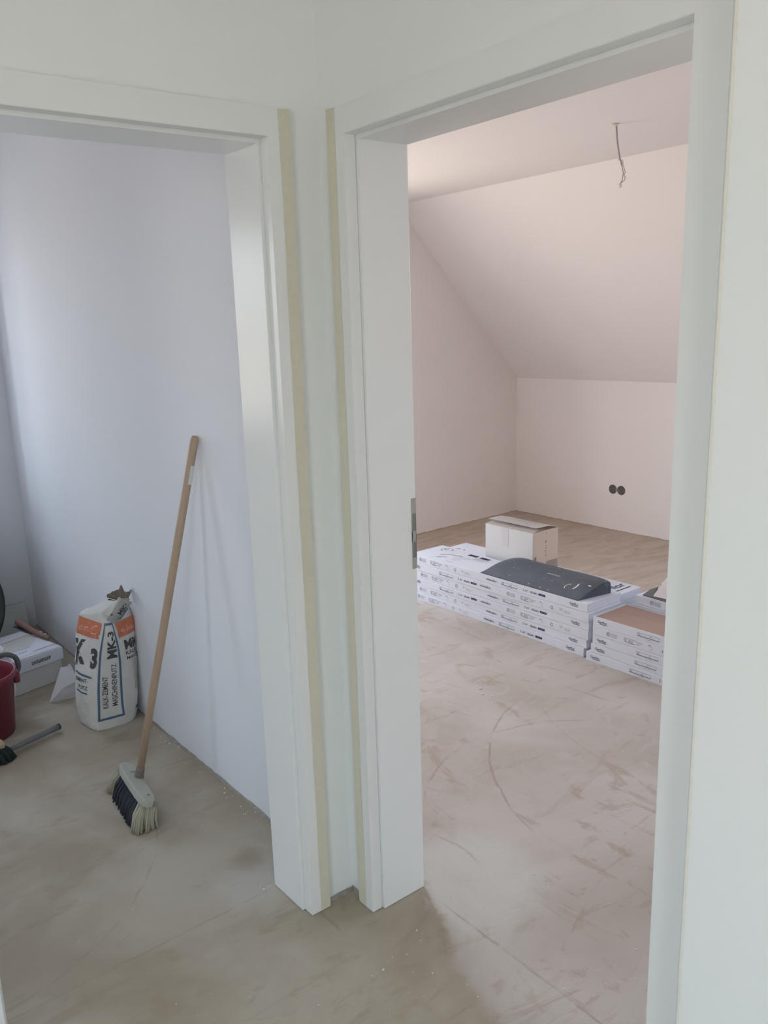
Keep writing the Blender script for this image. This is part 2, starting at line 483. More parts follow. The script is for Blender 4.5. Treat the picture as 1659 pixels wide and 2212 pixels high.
def rect(u0, u1, v0, v1, n=1):
    vs, fs = [], []
    for i in range(n + 1):
        u = u0 + (u1 - u0) * i / n
        vs += [(u, v0), (u, v1)]
    for i in range(n):
        fs.append((2 * i, 2 * i + 2, 2 * i + 3, 2 * i + 1))
    return vs, fs

def ring2d(cu, cv, r0, r1, a0=0, a1=2 * math.pi, n=16):
    vs, fs = [], []
    for i in range(n + 1):
        a = a0 + (a1 - a0) * i / n
        vs += [(cu + r0 * math.cos(a), cv + r0 * math.sin(a)), (cu + r1 * math.cos(a), cv + r1 * math.sin(a))]
    for i in range(n):
        fs.append((2 * i, 2 * i + 1, 2 * i + 3, 2 * i + 2))
    return vs, fs

def stroke(pts, w):
    vs, fs = [], []
    for i, p in enumerate(pts):
        a, b = pts[max(i - 1, 0)], pts[min(i + 1, len(pts) - 1)]
        t = Vector((b[0] - a[0], b[1] - a[1])).normalized()
        n = Vector((-t.y, t.x)) * w / 2
        vs += [(p[0] + n.x, p[1] + n.y), (p[0] - n.x, p[1] - n.y)]
    for i in range(len(pts) - 1):
        fs.append((2 * i, 2 * i + 1, 2 * i + 3, 2 * i + 2))
    return vs, fs

def shift(sh, du, dv):
    return [(u + du, v + dv) for u, v in sh[0]], sh[1]

def print_mesh(name, shapes, fn, mats, parent):
    """shapes: list of (shape, material index)"""
    me = bpy.data.meshes.new(name)
    V, Fc, MI = [], [], []
    for (vs, fs), mi in shapes:
        o = len(V)
        V += [tuple(fn(u, v)) for u, v in vs]
        Fc += [tuple(i + o for i in f) for f in fs]
        MI += [mi] * len(fs)
    me.from_pydata(V, [], Fc)
    for mt in mats:
        me.materials.append(mt)
    me.polygons.foreach_set('material_index', MI)
    me.update()
    ob = bpy.data.objects.new(name, me)
    COL.objects.link(ob)
    if len(shapes) > 1 or len(shapes[0][0][1]) > 1 and 'lettering' in name:
        ob['kind'] = 'stuff'
    if parent is not None:
        ob.parent = parent
    return ob

def wall_with_window(bm, x0, x1, y0, y1, w, ztop):
    a, b, c, d = w
    box(bm, x0, a, y0, y1, 0, ztop)
    box(bm, b, x1, y0, y1, 0, ztop)
    if c > 0.03:
        box(bm, a, b, y0, y1, 0, c)
    box(bm, a, b, y0, y1, d, ztop)

# ------------------------------------------------------------------ room shell
bm = bmesh.new()
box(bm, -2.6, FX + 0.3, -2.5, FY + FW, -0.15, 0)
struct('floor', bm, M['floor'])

XW0, YW0 = -2.2, -2.0            # hall and left room outer limits
# left wall of the hall (with the left door): faces hall at y=CY, left room at y=CY+TW
bm = bmesh.new()
LJ0, LJ1 = XLJ - 0.02, XLI + 0.02
box(bm, XW0, LJ0, CY, CY + TW, 0, CH)
box(bm, LJ1, CX, CY, CY + TW, 0, CH)
box(bm, LJ0, LJ1, CY, CY + TW, ZI + 0.02, CH)
for f in bm.faces:
    f.material_index = 1 if f.calc_center_median().y > CY + TW - 0.001 else 0
struct('wall_left', bm, [M['paint_hall'], M['paint_left']])
# partition: hall right wall and broom wall on one face, right room on the other
bm = bmesh.new()
RJ0, RJ1 = YRJ - 0.02, YRI + 0.02
box(bm, CX, CX + TW, YW0, RJ0, 0, CH)
box(bm, CX, CX + TW, RJ1, CY + TW, 0, CH)
box(bm, CX, CX + TW, CY + TW, FY, 0, CH)
box(bm, CX, CX + TW, RJ0, RJ1, ZI + 0.02, CH)
for f in bm.faces:
    c = f.calc_center_median()
    f.material_index = 2 if c.x > CX + TW - 0.001 else (1 if c.y > CY + TW - 0.01 else 0)
struct('wall_right', bm, [M['paint_hall'], M['paint_left'], M['paint_right']])
# added pier beside the right door, stepped out to shade the architrave
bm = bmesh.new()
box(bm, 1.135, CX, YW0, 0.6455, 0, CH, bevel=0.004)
struct('wall_added_pier', bm, M['paint_pier'])
bm = bmesh.new()
box(bm, 1.1335, 1.1348, 0.6395, 0.6435, 0.001, CH - 0.001)
o = struct('trim_6', bm, M['bead'])
# far (outer) wall with the two openings
bm = bmesh.new()
wall_with_window(bm, XW0 - 0.2, 0.0, FY, FY + FW, WIN_L, CH)
wall_with_window(bm, 0.0, CX + 0.07, FY, FY + FW, WIN_M, CH)
for f in bm.faces:
    f.material_index = 0
n0 = len(bm.faces)
wall_with_window(bm, CX + 0.07, FX + 0.2, FY, FY + FW, WIN_R, CZ)
bm.faces.ensure_lookup_table()
for f in bm.faces[n0:]:
    f.material_index = 1
struct('wall_far', bm, [M['paint_left'], M['paint_right']])
# knee wall of the attic room
bm = bmesh.new()
box(bm, FX, FX + 0.2, -1.3, FY, 0, KZ + 0.02)
struct('wall_knee', bm, M['paint_right'])
bm = bmesh.new()
box(bm, CX + TW, FX + 0.2, -1.5, -1.3, 0, CZ)
struct('wall_near', bm, M['paint_right'])
bm = bmesh.new()
for ya, yb in ((YW0, ADDED_WIN_S[0]), (ADDED_WIN_S[1], ADDED_WIN_T[0]), (ADDED_WIN_T[1], FY)):
    box(bm, XW0 - 0.2, XW0, ya, yb, 0, CH)
for w_ in (ADDED_WIN_S, ADDED_WIN_T):
    box(bm, XW0 - 0.2, XW0, w_[0], w_[1], 0, w_[2])
    box(bm, XW0 - 0.2, XW0, w_[0], w_[1], w_[3], CH)
struct('wall_side', bm, M['paint_hall'])
bm = bmesh.new()
wall_with_window(bm, XW0 - 0.2, CX + TW, YW0 - 0.2, YW0, WIN_H, CH)
struct('wall_rear', bm, M['paint_hall'])
# ceilings
bm = bmesh.new()
box(bm, XW0 - 0.2, CX + TW, YW0 - 0.2, FY + FW, CH, CH + 0.15)
struct('ceiling', bm, M['paint_ceiling'])
bm = bmesh.new()
def slope_pt(t, up=0.0):
    return (SX + (FX - SX) * t + up * 0.7, CZ + (KZ - CZ) * t + up * 0.7)
full = [(CX + TW, CZ), (SX, CZ), (FX, KZ), (FX + 0.2, KZ), (FX + 0.2, KZ + 0.1), slope_pt(1, 0.18), slope_pt(0, 0.18), (SX, CZ + 0.15), (CX + TW, CZ + 0.15)]
prism(bm, full, 'y', -1.5, ADDED_ROOF_WIN[0])
prism(bm, full, 'y', ADDED_ROOF_WIN[1], FY + FW)
t0, t1 = ADDED_ROOF_WIN[2], ADDED_ROOF_WIN[3]
prism(bm, [(CX + TW, CZ), (SX, CZ), slope_pt(t0), slope_pt(t0, 0.18), slope_pt(0, 0.18), (SX, CZ + 0.15), (CX + TW, CZ + 0.15)], 'y', ADDED_ROOF_WIN[0], ADDED_ROOF_WIN[1])
prism(bm, [slope_pt(t1), (FX, KZ), (FX + 0.2, KZ), (FX + 0.2, KZ + 0.1), slope_pt(1, 0.18), slope_pt(t1, 0.18)], 'y', ADDED_ROOF_WIN[0], ADDED_ROOF_WIN[1])
struct('ceiling', bm, M['paint_right'])

# window frames (side wall ones added, window_1 seen as the bright reflection on the left door lining)
def window(name, w, y, side_wall=False):
    a, b, c, d = w
    r = bpy.data.objects.new(name, None)
    COL.objects.link(r)
    r['kind'] = 'structure'
    r.location = (y, (a + b) / 2, c) if side_wall else ((a + b) / 2, y, c)
    if side_wall:
        r.rotation_euler = (0, 0, R90)
    hw, hh, t = (b - a) / 2, d - c, 0.06
    def part(nm, *dims):
        bm = bmesh.new()
        box(bm, *dims, bevel=0.004)
        link(nm, bm, M['window_frame'], r)
    part('frame_side', -hw, -hw + t, -0.035, 0.035, 0, hh)
    part('frame_side', hw - t, hw, -0.035, 0.035, 0, hh)
    part('frame_bottom', -hw + t, hw - t, -0.035, 0.035, 0, t)
    part('frame_top', -hw + t, hw - t, -0.035, 0.035, hh - t, hh)
    part('mullion', -0.045, 0.045, -0.035, 0.035, t, hh - t)
window('window_1', WIN_L, FY + 0.31)
window('window_2', WIN_M, FY + 0.31)
window('window_3', WIN_R, FY + 0.31)
window('window_4', WIN_H, YW0 - 0.12)
window('added_window_5', ADDED_WIN_S, XW0 - 0.12, True)
window('added_window_6', ADDED_WIN_T, XW0 - 0.12, True)

# ragged mortar edge where plaster meets floor
def ragged_edge(name, p0, p1, inward, h=0.016, d=0.012, seed=1, mt='gap'):
    rnd = random.Random(seed)
    p0, p1, inward = Vector(p0), Vector(p1), Vector(inward)
    n = int((p1 - p0).length / 0.025)
    bm = bmesh.new()
    rows = []
    for i in range(n + 1):
        p = p0.lerp(p1, i / n)
        k = 0.35 + 0.65 * abs(noise.noise(Vector((p.x * 9, p.y * 9, seed)))) * 2
        dd, hh = d * k * rnd.uniform(0.5, 1.25), h * rnd.uniform(0.55, 1.1)
        rows.append([bm.verts.new(p + inward * 0.0005), bm.verts.new(p + inward * dd + Vector((0, 0, 0.0005))), bm.verts.new(p + inward * dd * 0.55 + Vector((0, 0, hh * 0.55))), bm.verts.new(p + inward * 0.0008 + Vector((0, 0, hh)))])
    for a, b in zip(rows, rows[1:]):
        for k in range(3):
            bm.faces.new((a[k], a[k + 1], b[k + 1], b[k]))
    o = struct(name, bm, M[mt])
    return o
ragged_edge('trim_1', (CX, CY + TW, 0), (CX, FY, 0), (-1, 0, 0), 0.009, 0.014, 3)
ragged_edge('trim_2', (XLI + ARW, CY, 0), (CX, CY, 0), (0, -1, 0), 0.012, 0.012, 5)
ragged_edge('trim_3', (CX, CY, 0), (CX, YRI + ARW, 0), (-1, 0, 0), 0.013, 0.012, 8)
ragged_edge('trim_4', (3.02, FY, 0), (FX, FY, 0), (0, -1, 0), 0.008, 0.012, 9, 'gap_pale')
ragged_edge('trim_5', (FX, -1.3, 0), (FX, FY, 0), (-1, 0, 0), 0.008, 0.012, 11, 'gap_pale')

# ------------------------------------------------------------------ door frames (no leaves hung yet)
def door_frame(name, to_world, w, seed, strike=False, taped=(0, 1)):
    """local frame: u across the opening (0..w), d depth into the wall (0 = hall plaster face), z up.
    to_world(u, d, z) -> point"""
    r = bpy.data.objects.new(name, None)
    COL.objects.link(r)
    r['kind'] = 'structure'
    r.location = to_world(w / 2, 0, 0)
    inv = Vector(r.location)
    def P(bm):
        for v in bm.verts:
            v.co = Vector(to_world(*v.co)) - inv
    def emit(nm, bm, mt, smooth=False):
        P(bm)
        return link(nm, bm, mt, r, smooth)
    A, T, RB = ARW, ART, 0.015            # width, thickness, return depth
    zt = ZI + A
    # architraves: L profile, face proud of the plaster, lip returning into the opening, mitred corners
    for side in (0, 1):
        def U(k):
            return -k if side == 0 else w + k
        bm = bmesh.new()
        prof = [(0.0, -T), (A, -T), (A, 0.0), (0.012, 0.0), (0.012, RB), (0.0, RB)]
        lo = [bm.verts.new((U(k), d, 0.0015)) for k, d in prof]
        hi = [bm.verts.new((U(k), d, ZI + k)) for k, d in prof]
        n = len(prof)
        for i in range(n):
            bm.faces.new((lo[i], lo[(i + 1) % n], hi[(i + 1) % n], hi[i]))
        bm.faces.new(lo), bm.faces.new(hi)
        bmesh.ops.bevel(bm, geom=[e for e in bm.edges if abs(e.verts[0].co.z - e.verts[1].co.z) > 1], offset=0.0012, segments=2, affect='EDGES')
        emit('architrave', bm, M['frame'])
    bm = bmesh.new()
    prof = [(0.0, -T), (A, -T), (A, 0.0), (0.012, 0.0), (0.012, RB), (0.0, RB)]
    L = [bm.verts.new((-k, d, ZI + k)) for k, d in prof]
    Rr = [bm.verts.new((w + k, d, ZI + k)) for k, d in prof]
    for i in range(len(prof)):
        bm.faces.new((L[i], L[(i + 1) % 6], Rr[(i + 1) % 6], Rr[i]))
    bm.faces.new(L), bm.faces.new(Rr)
    bmesh.ops.bevel(bm, geom=[e for e in bm.edges if abs(e.verts[0].co.x - e.verts[1].co.x) > 0.3], offset=0.0012, segments=2, affect='EDGES')
    emit('head_architrave', bm, M['frame'])
    # linings, 9 mm narrower than the architraves
    s, d0, d1 = 0.009, RB + 0.0006, TW + 0.016
    for side in (0, 1):
        bm = bmesh.new()
        a, b = (-0.0195, s) if side == 0 else (w - s, w + 0.0195)
        box(bm, a, b, d0, d1, 0.0015, ZI + 0.0195, bevel=0.0012)
        emit('lining', bm, M['frame'])
    bm = bmesh.new()
    box(bm, s + 0.0003, w - s - 0.0003, d0, d1, ZI - s, ZI + 0.0195, bevel=0.0012)
    emit('head_lining', bm, M['frame'])
    # room-side architraves
    for side in (0, 1):
        bm = bmesh.new()
        a, b = (-A, -0.02) if side == 0 else (w + 0.02, w + A)
        box(bm, a, b, TW, TW + 0.016, 0.0015, zt)
        emit('architrave', bm, M['frame'])
    bm = bmesh.new()
    box(bm, -0.0195, w + 0.0195, TW, TW + 0.016, ZI + 0.02, zt)
    emit('head_architrave', bm, M['frame'])
    # masking tape over the outer half of the upright architraves, torn at the top
    rnd = random.Random(seed)
    for side in taped:
        bm = bmesh.new()
        rows = []
        nz = 60
        for i in range(nz + 1):
            z = 0.004 + (zt - 0.004) * i / nz
            inn = 0.030 + rnd.uniform(-0.0006, 0.0006) + 0.002 * noise.noise(Vector((z * 2, seed, side)))
            out = A + 0.0008
            col = []
            for k, d in ((inn, -T - 0.0006), (out, -T - 0.0006), (out, -0.0006), (out + 0.004 + rnd.uniform(0, 0.0012), -0.0004)):
                col.append(bm.verts.new((-k if side == 0 else w + k, d, z + (rnd.uniform(-0.003, 0.003) if i == nz else 0))))
            rows.append(col)
        for p, q in zip(rows, rows[1:]):
            for k in range(3):
                bm.faces.new((p[k], p[k + 1], q[k + 1], q[k]))
        emit('masking_tape', bm, M['tape'])
    if strike:
        # strike plate let into the lining beside the room-side edge: steel plate with two dark pockets
        u = w - s if strike == 'far' else s
        sg = -1 if strike == 'far' else 1
        bm = bmesh.new()
        for z0, z1 in ((0.943, 0.972), (1.014, 1.043), (1.088, 1.128)):
            box(bm, u - 0.001, u + sg * 0.0012, 0.1455, 0.1602, z0, z1)
        box(bm, u - 0.001, u + sg * 0.0012, 0.1455, 0.1470, 0.972, 1.088)
        box(bm, u - 0.001, u + sg * 0.0012, 0.1590, 0.1602, 0.972, 1.088)
        sp = emit('strike_plate', bm, M['steel'])
        for z0, z1 in ((0.972, 1.014), (1.043, 1.088)):
            bm = bmesh.new()
            box(bm, u - 0.001, u + sg * 0.0004, 0.1470, 0.1590, z0, z1)
            P(bm)
            link('latch_pocket', bm, M['slot'], sp)
    return r
# left door: u runs from the corner side (x=XLI) to the left
door_frame('door_1', lambda u, d, z: (XLI - u, CY + d, z), XLI - XLJ, 11)
# right door: u runs from the corner side (y=YRI) towards the camera
door_frame('door_2', lambda u, d, z: (CX + d, YRI - u, z), YRI - YRJ, 23, strike='near', taped=(0,))

# ------------------------------------------------------------------ socket boxes in the knee wall
for i, (yy, lab) in enumerate(((3.646, 'left one of two round dark socket boxes in the low wall'), (3.574, 'right one of two round dark socket boxes in the low wall'))):
    t = thing('socket_box', lab, 'socket', (FX, yy, 0.309), 0, 'empty socket boxes in the low wall')
    bm = bmesh.new()
    rings = lathe(bm, [(0.034, 0.0), (0.0345, 0.0015), (0.031, 0.0015), (0.030, 0.0006), (0.0, 0.0006)], 28)
    for v in bm.verts:
        v.co = Vector((-v.co.z, v.co.x, v.co.y))
    link('cup', bm, M['socket'], t)
    for sg in (-1, 1):
        bm = bmesh.new()
        tube(bm, [(-0.0006, 0.022 * sg, 0), (-0.0026, 0.022 * sg, 0)], 0.003, 8)
        link('screw', bm, M['steel'], t)

# ------------------------------------------------------------------ ceiling cable
t = thing('ceiling_cable', 'grey electric cable with frayed cores hanging from the ceiling of the right room', 'cable', (3.224, 2.335, CZ))
cb = Vector((3.224, 2.335, CZ))
def rel(px, dz, dy=0.0):
    return (px, dy, dz)
bm = bmesh.new()
tube(bm, smooth_path([(0.0, 0, 0), (0.006, 0, -0.03), (0.010, 0, -0.06), (0.022, 0, -0.10), (0.034, 0, -0.135)]), [0.0042] * 33, 8)
link('sheath', bm, M['cable'], t, True)
for pts, r in (([(0.030, 0, -0.125), (0.045, 0.002, -0.150), (0.060, 0.003, -0.175), (0.064, 0.002, -0.192), (0.058, 0.001, -0.21), (0.052, 0, -0.225), (0.040, 0, -0.238)], 0.0022),
               ([(0.034, 0, -0.130), (0.050, -0.004, -0.158), (0.066, -0.006, -0.186), (0.062, -0.004, -0.198), (0.070, -0.004, -0.208), (0.066, -0.002, -0.222), (0.050, 0, -0.23)], 0.0018),
               ([(0.046, 0, -0.152), (0.058, 0.004, -0.157), (0.066, 0.006, -0.148), (0.062, 0.006, -0.135)], 0.0015),
               ([(0.030, 0, -0.132), (0.028, 0.002, -0.138), (0.034, 0.002, -0.142)], 0.0013)):
    bm = bmesh.new()
    sp = smooth_path(pts)
    tube(bm, sp, r, 7)
    link('core', bm, M['cable'], t, True)
bm = bmesh.new()
box(bm, 0.030, 0.046, -0.006, 0.006, -0.252, -0.236, bevel=0.003)
link('connector', bm, M['cable_white'], t, True)
bm = bmesh.new()
lathe(bm, [(0.0, -0.0006), (0.014, -0.0006), (0.016, -0.004), (0.009, -0.007), (0.0, -0.007)], 18, (-0.010, 0))
link('ceiling_clip', bm, M['cable_white'], t, True)

# ------------------------------------------------------------------ flooring cartons
BL, BW, BH = 1.24, 0.25, 0.044
bm = bmesh.new()
box(bm, 0, BW, 0, BL, 0.0004, BH - 0.0004, bevel=0.0018)
_body = link('carton_body', bm, M['carton_white'])
BODY = _body.data
bpy.data.objects.remove(_body)

def side_layout(kind):
    """flat print on the long side, u from the left end as seen from the front, v up"""
    S = []
    def greek(u0, u1, v0, v1, mi, n, sd):                # a word too small to read in the photo: broken strokes
        rnd = random.Random(sd)
        u = u0
        while u < u1:
            w = rnd.uniform(0.0035, 0.008)
            S.append((rect(u, min(u + w, u1), v0 + rnd.uniform(0, 0.002), v1 - rnd.uniform(0, 0.0035)), mi))
            u += w + rnd.uniform(0.0008, 0.003)
    def logo(u, k=1.0):
        S.append((shift(text('Gerflor', 0.050 * k, 0.0125 * k, 0.01), u, 0.0185), 0))
        S.append((rect(u + 0.010, u + 0.050 * k, 0.0140, 0.0165), 0))
    def plan(u):
        w, lw = 0.108, 0.0012
        for a in ((u, u + w, 0.030, 0.030 + lw), (u, u + w, 0.015, 0.0175), (u, u + lw, 0.015, 0.031), (u + w - lw, u + w, 0.015, 0.031), (u + 0.014, u + 0.014 + lw, 0.015, 0.031)):
            S.append((rect(*a), 2 if a[3] - a[2] < 0.0021 or a[1] - a[0] < 0.002 else 0))
        S.append((rect(u + 0.004, u + 0.011, 0.018, 0.029), 1))
        S.append((shift(text('x7', 0.013, 0.007, 0.01), u + 0.058, 0.0195), 2))
        S.append((rect(u + 0.02, u + w, 0.0105, 0.0115), 1))
        S.append((rect(u + 0.045, u + 0.075, 0.0085, 0.0095), 2))
    def area(u):
        S.append((shift(text('2 m²', 0.034, 0.0125, 0.015), u, 0.016), 2))
    def names(u):
        greek(u, u + 0.042, 0.015, 0.027, 2, 6, 3)
        S.append((rect(u + 0.052, u + 0.094, 0.016, 0.027), 0))
        S.append((rect(u + 0.060, u + 0.088, 0.0205, 0.0225), 1))
    def word(u):
        greek(u, u + 0.074, 0.017, 0.028, 2, 9, 5)
        S.append((rect(u + 0.002, u + 0.070, 0.029, 0.0298), 1))
    def stamps(u):
        S.append((ring2d(u + 0.010, 0.023, 0.0085, 0.0105), 2))
        S.append((ring2d(u + 0.010, 0.023, 0.002, 0.0055, 0.4, 5.2, 10), 2))
        for k in range(5):
            S.append((rect(u + 0.024, u + 0.056, 0.0125 + k * 0.0043, 0.0147 + k * 0.0043), 1))
        a = u + 0.092
        S.append((rect(a, a + 0.012, 0.013, 0.033), 1))
        S.append((rect(a + 0.012, a + 0.062, 0.029, 0.0335), 1))
        S.append((shift(text('A+', 0.026, 0.0105, 0.02), a + 0.022, 0.0175), 2))
        S.append((rect(a + 0.020, a + 0.054, 0.0120, 0.0145), 0))
        S.append((rect(a + 0.008, a + 0.018, 0.013, 0.016), 2))
        for k in range(5):
            S.append((rect(a + 0.062, a + 0.098 - 0.005 * k, 0.0125 + (4 - k) * 0.0040, 0.0145 + (4 - k) * 0.0040), 1))
        b = u + 0.214                                          # knife symbol
        S.append((stroke([(b, 0.026), (b + 0.008, 0.034), (b + 0.014, 0.027)], 0.0030), 2))
        S.append((stroke([(b + 0.010, 0.027), (b + 0.020, 0.020), (b + 0.018, 0.011)], 0.0022), 1))
        S.append((stroke([(b + 0.004, 0.011), (b + 0.020, 0.010)], 0.0015), 1))
        c = u + 0.290                                          # recycling symbol
        for q in range(3):
            S.append((ring2d(c, 0.021, 0.0050, 0.0088, q * 2.094 + 0.25, q * 2.094 + 1.85, 5), 2))
        S.append((ring2d(c, 0.021, 0.0125, 0.0135, -2.6, -0.5, 8), 1))
        d = u + 0.345
        S.append((ring2d(d, 0.026, 0.0035, 0.0075, 2.2, 7.2, 9), 1))
        S.append((stroke([(d + 0.012, 0.025), (d + 0.056, 0.026), (d + 0.060, 0.022), (d + 0.060, 0.012), (d + 0.016, 0.011), (d + 0.010, 0.014)], 0.0012), 1))
        S.append((rect(d + 0.022, d + 0.038, 0.016, 0.021), 1))
        S.append((rect(d + 0.044, d + 0.050, 0.014, 0.022), 1))
    if kind == 'a':
        stamps(0.075), word(0.597), plan(0.704), area(0.848), names(0.897), logo(1.138)
    else:
        logo(0.026), plan(0.233), area(0.381), names(0.427), word(0.548), stamps(0.735)
    return S

INKS = [M['ink'], M['ink_grey'], M['ink_mid']]
PRINT = {}
for kind in 'ab':
    ob = print_mesh('side_print', side_layout(kind), lambda u, v: (-0.0007, BL - u, v), INKS, None)
    PRINT[kind] = ob.data
    bpy.data.objects.remove(ob)
bm = bmesh.new()                                                # loose end flap: a dark slit beside the corner
box(bm, 0.0005, 0.0040, -0.0006, 0.001, 0.004, BH - 0.002)
_e = link('end_flap_slit', bm, M['ink_grey'])
SLIT = _e.data
bpy.data.objects.remove(_e)

def part_from(data, name, parent):
    o = bpy.data.objects.new(name, data)
    COL.objects.link(o)
    o.parent = parent
    if name == 'side_print':
        o['kind'] = 'stuff'
    return o

def carton(loc, kind, label, group, rz=0.0, name='flooring_carton'):
    t = thing(name, label, 'carton', loc, rz, group)
    part_from(BODY, 'carton_body', t)
    if kind:
        part_from(PRINT[kind], 'side_print', t)
    part_from(SLIT, 'end_flap_slit', t)
    return t

GA, GB, GC, GD = 'cartons of the front left stack', 'cartons of the rear left stack', 'cartons of the right stack', 'cartons of the rear right stack'
rows = ['bottom', 'second', 'third', 'fourth', 'fifth', 'top']
a_kind = ['a', 'a', 'b', 'a', 'b', 'a']
a_y = [2.283, 2.272, 2.262, 2.262, 2.262, 2.272]
a_x = [3.024, 3.030, 3.028, 3.031, 3.027, 3.031]
front_stack = []
for i in range(6):
    lab = ['lowest white carton of the front left stack, lying on the floor', 'white carton second from the floor in the front left stack', 'white carton third from the floor in the front left stack',
           'white carton third from the top in the front left stack', 'white carton just under the top one of the front left stack', 'topmost white carton of the front left stack, under the black rubber pad'][i]
    front_stack.append(carton((a_x[i], a_y[i], i * BH), a_kind[i], lab, GA))
for i in range(5):
    lab = ['lowest white carton of the rear left stack, behind the front one', 'white carton second from the floor in the rear left stack', 'middle white carton of the rear left stack',
           'white carton fourth from the floor in the rear left stack', 'topmost white carton of the rear left stack, under the off-white lidded box'][i]
    tt = carton((3.285 + 0.002 * (i % 2), 2.325 + 0.003 * (i % 3), i * BH), None, lab, GB)
    if i == 4:
        rear_top = tt
# right stack: five cartons, the top one cut open so that the oak-look planks show
c_kind = ['b', 'b', 'b', 'a', 'b']
c_y = [2.258, 2.236, 2.230, 2.230, 2.230]
c_x = [3.010, 3.014, 3.017, 3.017, 3.018]
for i in range(4):
    lab = ['lowest white carton of the right stack, lying on the floor', 'white carton second from the floor in the right stack', 'middle white carton of the right stack', 'white carton just under the open one of the right stack'][i]
    carton((c_x[i], c_y[i] - BL, i * BH), c_kind[i], lab, GC)
t = thing('open_flooring_carton', 'open white carton showing brown wood-look planks on top of the right stack', 'carton', (c_x[4], c_y[4] - BL, 4 * BH), 0, GC)
bm = bmesh.new()
w_ = 0.004
box(bm, 0, BW, 0, BL, 0.0004, 0.004)
box(bm, 0, w_, 0, BL, 0.004, BH)
box(bm, BW - w_, BW, 0, BL, 0.004, BH)
box(bm, w_, BW - w_, 0, w_, 0.004, BH)
box(bm, w_, BW - w_, BL - w_, BL, 0.004, BH)
link('carton_tray', bm, M['carton_white'], t)
part_from(PRINT['b'], 'side_print', t)
for k in range(5):
    bm = bmesh.new()
    box(bm, w_ + 0.002, BW - w_ - 0.002, w_ + 0.002, BL - w_ - 0.002, 0.0046 + k * 0.007, 0.0112 + k * 0.007, bevel=0.0008)
    link('plank', bm, M['vinyl'], t)
# rear right stack
for i in range(6):
    lab = ['lowest white carton of the rear right stack', 'white carton second from the floor in the rear right stack', 'white carton third from the floor in the rear right stack',
           'white carton fourth from the floor in the rear right stack', 'white carton second from the top in the rear right stack', 'topmost carton of the rear right stack, under the torn white sheet'][i]
    carton((3.282 + (0.020 if i == 5 else 0.0), 2.20 - BL, i * BH), 'a' if i >= 4 else None, lab, GD)
# grey interlayer and torn white sheet on the rear right stack
bm = bmesh.new()
pts = [(3.300, 1.96), (3.312, 2.17), (3.40, 2.19), (3.48, 2.185), (3.50, 1.60), (3.31, 1.62)]
prism(bm, pts, 'z', 6 * BH + 0.0006, 6 * BH + 0.006)
o = link('grey_sheet', bm, M['grey_foam'])
o['label'], o['category'] = 'dark grey underlay sheet lying on the rear right carton stack', 'sheet'
bm = bmesh.new()
g0 = []
nu, nv = 10, 12
rnd = random.Random(4)
for i in range(nu + 1):
    for j in range(nv + 1):
        u, v = i / nu, j / nv
        x = 3.316 + 0.235 * u
        yl = 2.118 + 0.085 * u - 0.02 * u * u + (0.010 * noise.noise(Vector((u * 9, 0, 3))) if j == nv else 0)
        y = 1.55 + (yl - 1.55) * v
        z = 6 * BH + 0.0085 + 0.042 * u ** 1.3 * v + 0.006 * abs(noise.noise(Vector((u * 3, v * 4, 1))))
        g0.append(bm.verts.new((x + (0.006 * abs(noise.noise(Vector((v * 34, 2, 5)))) if i == 0 else 0), y, z)))
for i in range(nu):
    for j in range(nv):
        a = i * (nv + 1) + j
        bm.faces.new((g0[a], g0[a + 1], g0[a + nv + 2], g0[a + nv + 1]))
bmesh.ops.solidify(bm, geom=bm.faces[:], thickness=0.002)
o = link('torn_cardboard', bm, M['torn_board'], None, False)
o['label'], o['category'] = 'torn off-white cardboard sheet bent up on the rear right carton stack', 'cardboard'

# print on the tops of the two left stacks
S = []
for (cu, cv) in ((0.195, 1.145),):
    S.append((ring2d(cu, cv, 0.030, 0.034, 0.5, 3.3, 12), 2))
    S.append((ring2d(cu + 0.006, cv + 0.004, 0.010, 0.015, 0, 5.0, 9), 2))
    S.append((rect(cu + 0.012, cu + 0.026, cv - 0.034, cv - 0.026), 0))
    S.append((stroke([(cu + 0.03, cv + 0.014), (cu + 0.036, cv - 0.006)], 0.005), 2))
S.append((rect(0.195, 0.222, 0.905, 0.975), 0))
S.append((rect(0.195, 0.222, 0.815, 0.885), 0))
S.append((rect(0.204, 0.212, 0.835, 0.850), 1))
for k in range(3):
    S.append((rect(0.180 - 0.012 * k, 0.185 - 0.012 * k, 0.80 + 0.01 * k, 0.90), 1))
S.append((stroke([(0.10, 1.10), (0.135, 1.06), (0.150, 1.00), (0.152, 0.975)], 0.006), 2))
S.append((stroke([(0.060, 1.08), (0.075, 1.06), (0.090, 1.03)], 0.004), 2))
S.append((stroke([(0.05, 1.10), (0.062, 1.05)], 0.003), 2))
for k in range(4):
    S.append((rect(0.075 + 0.022 * k, 0.080 + 0.022 * k, 0.935 - 0.01 * k, 0.985), 1))
S.append((stroke([(0.03, 0.98), (0.034, 0.93)], 0.004), 1))
print_mesh('top_print', S, lambda u, v: (u, v, BH + 0.0003), INKS, front_stack[5])
S = []
S.append((ring2d(0.100, 1.155, 0.030, 0.034, 0.5, 3.3, 12), 2))
S.append((ring2d(0.106, 1.159, 0.010, 0.015, 0, 5.0, 9), 2))
S.append((rect(0.112, 0.126, 1.121, 1.129), 0))
S.append((rect(0.012, 0.022, 0.84, 0.99), 0))
S.append((shift(text('Gerflor', 0.215, 0.050, 0.014), 0.010, 0.066), 0))
S.append((rect(0.060, 0.222, 0.039, 0.047), 0))
print_mesh('top_print', S, lambda u, v: (u, v, BH + 0.0003), INKS, rear_top)

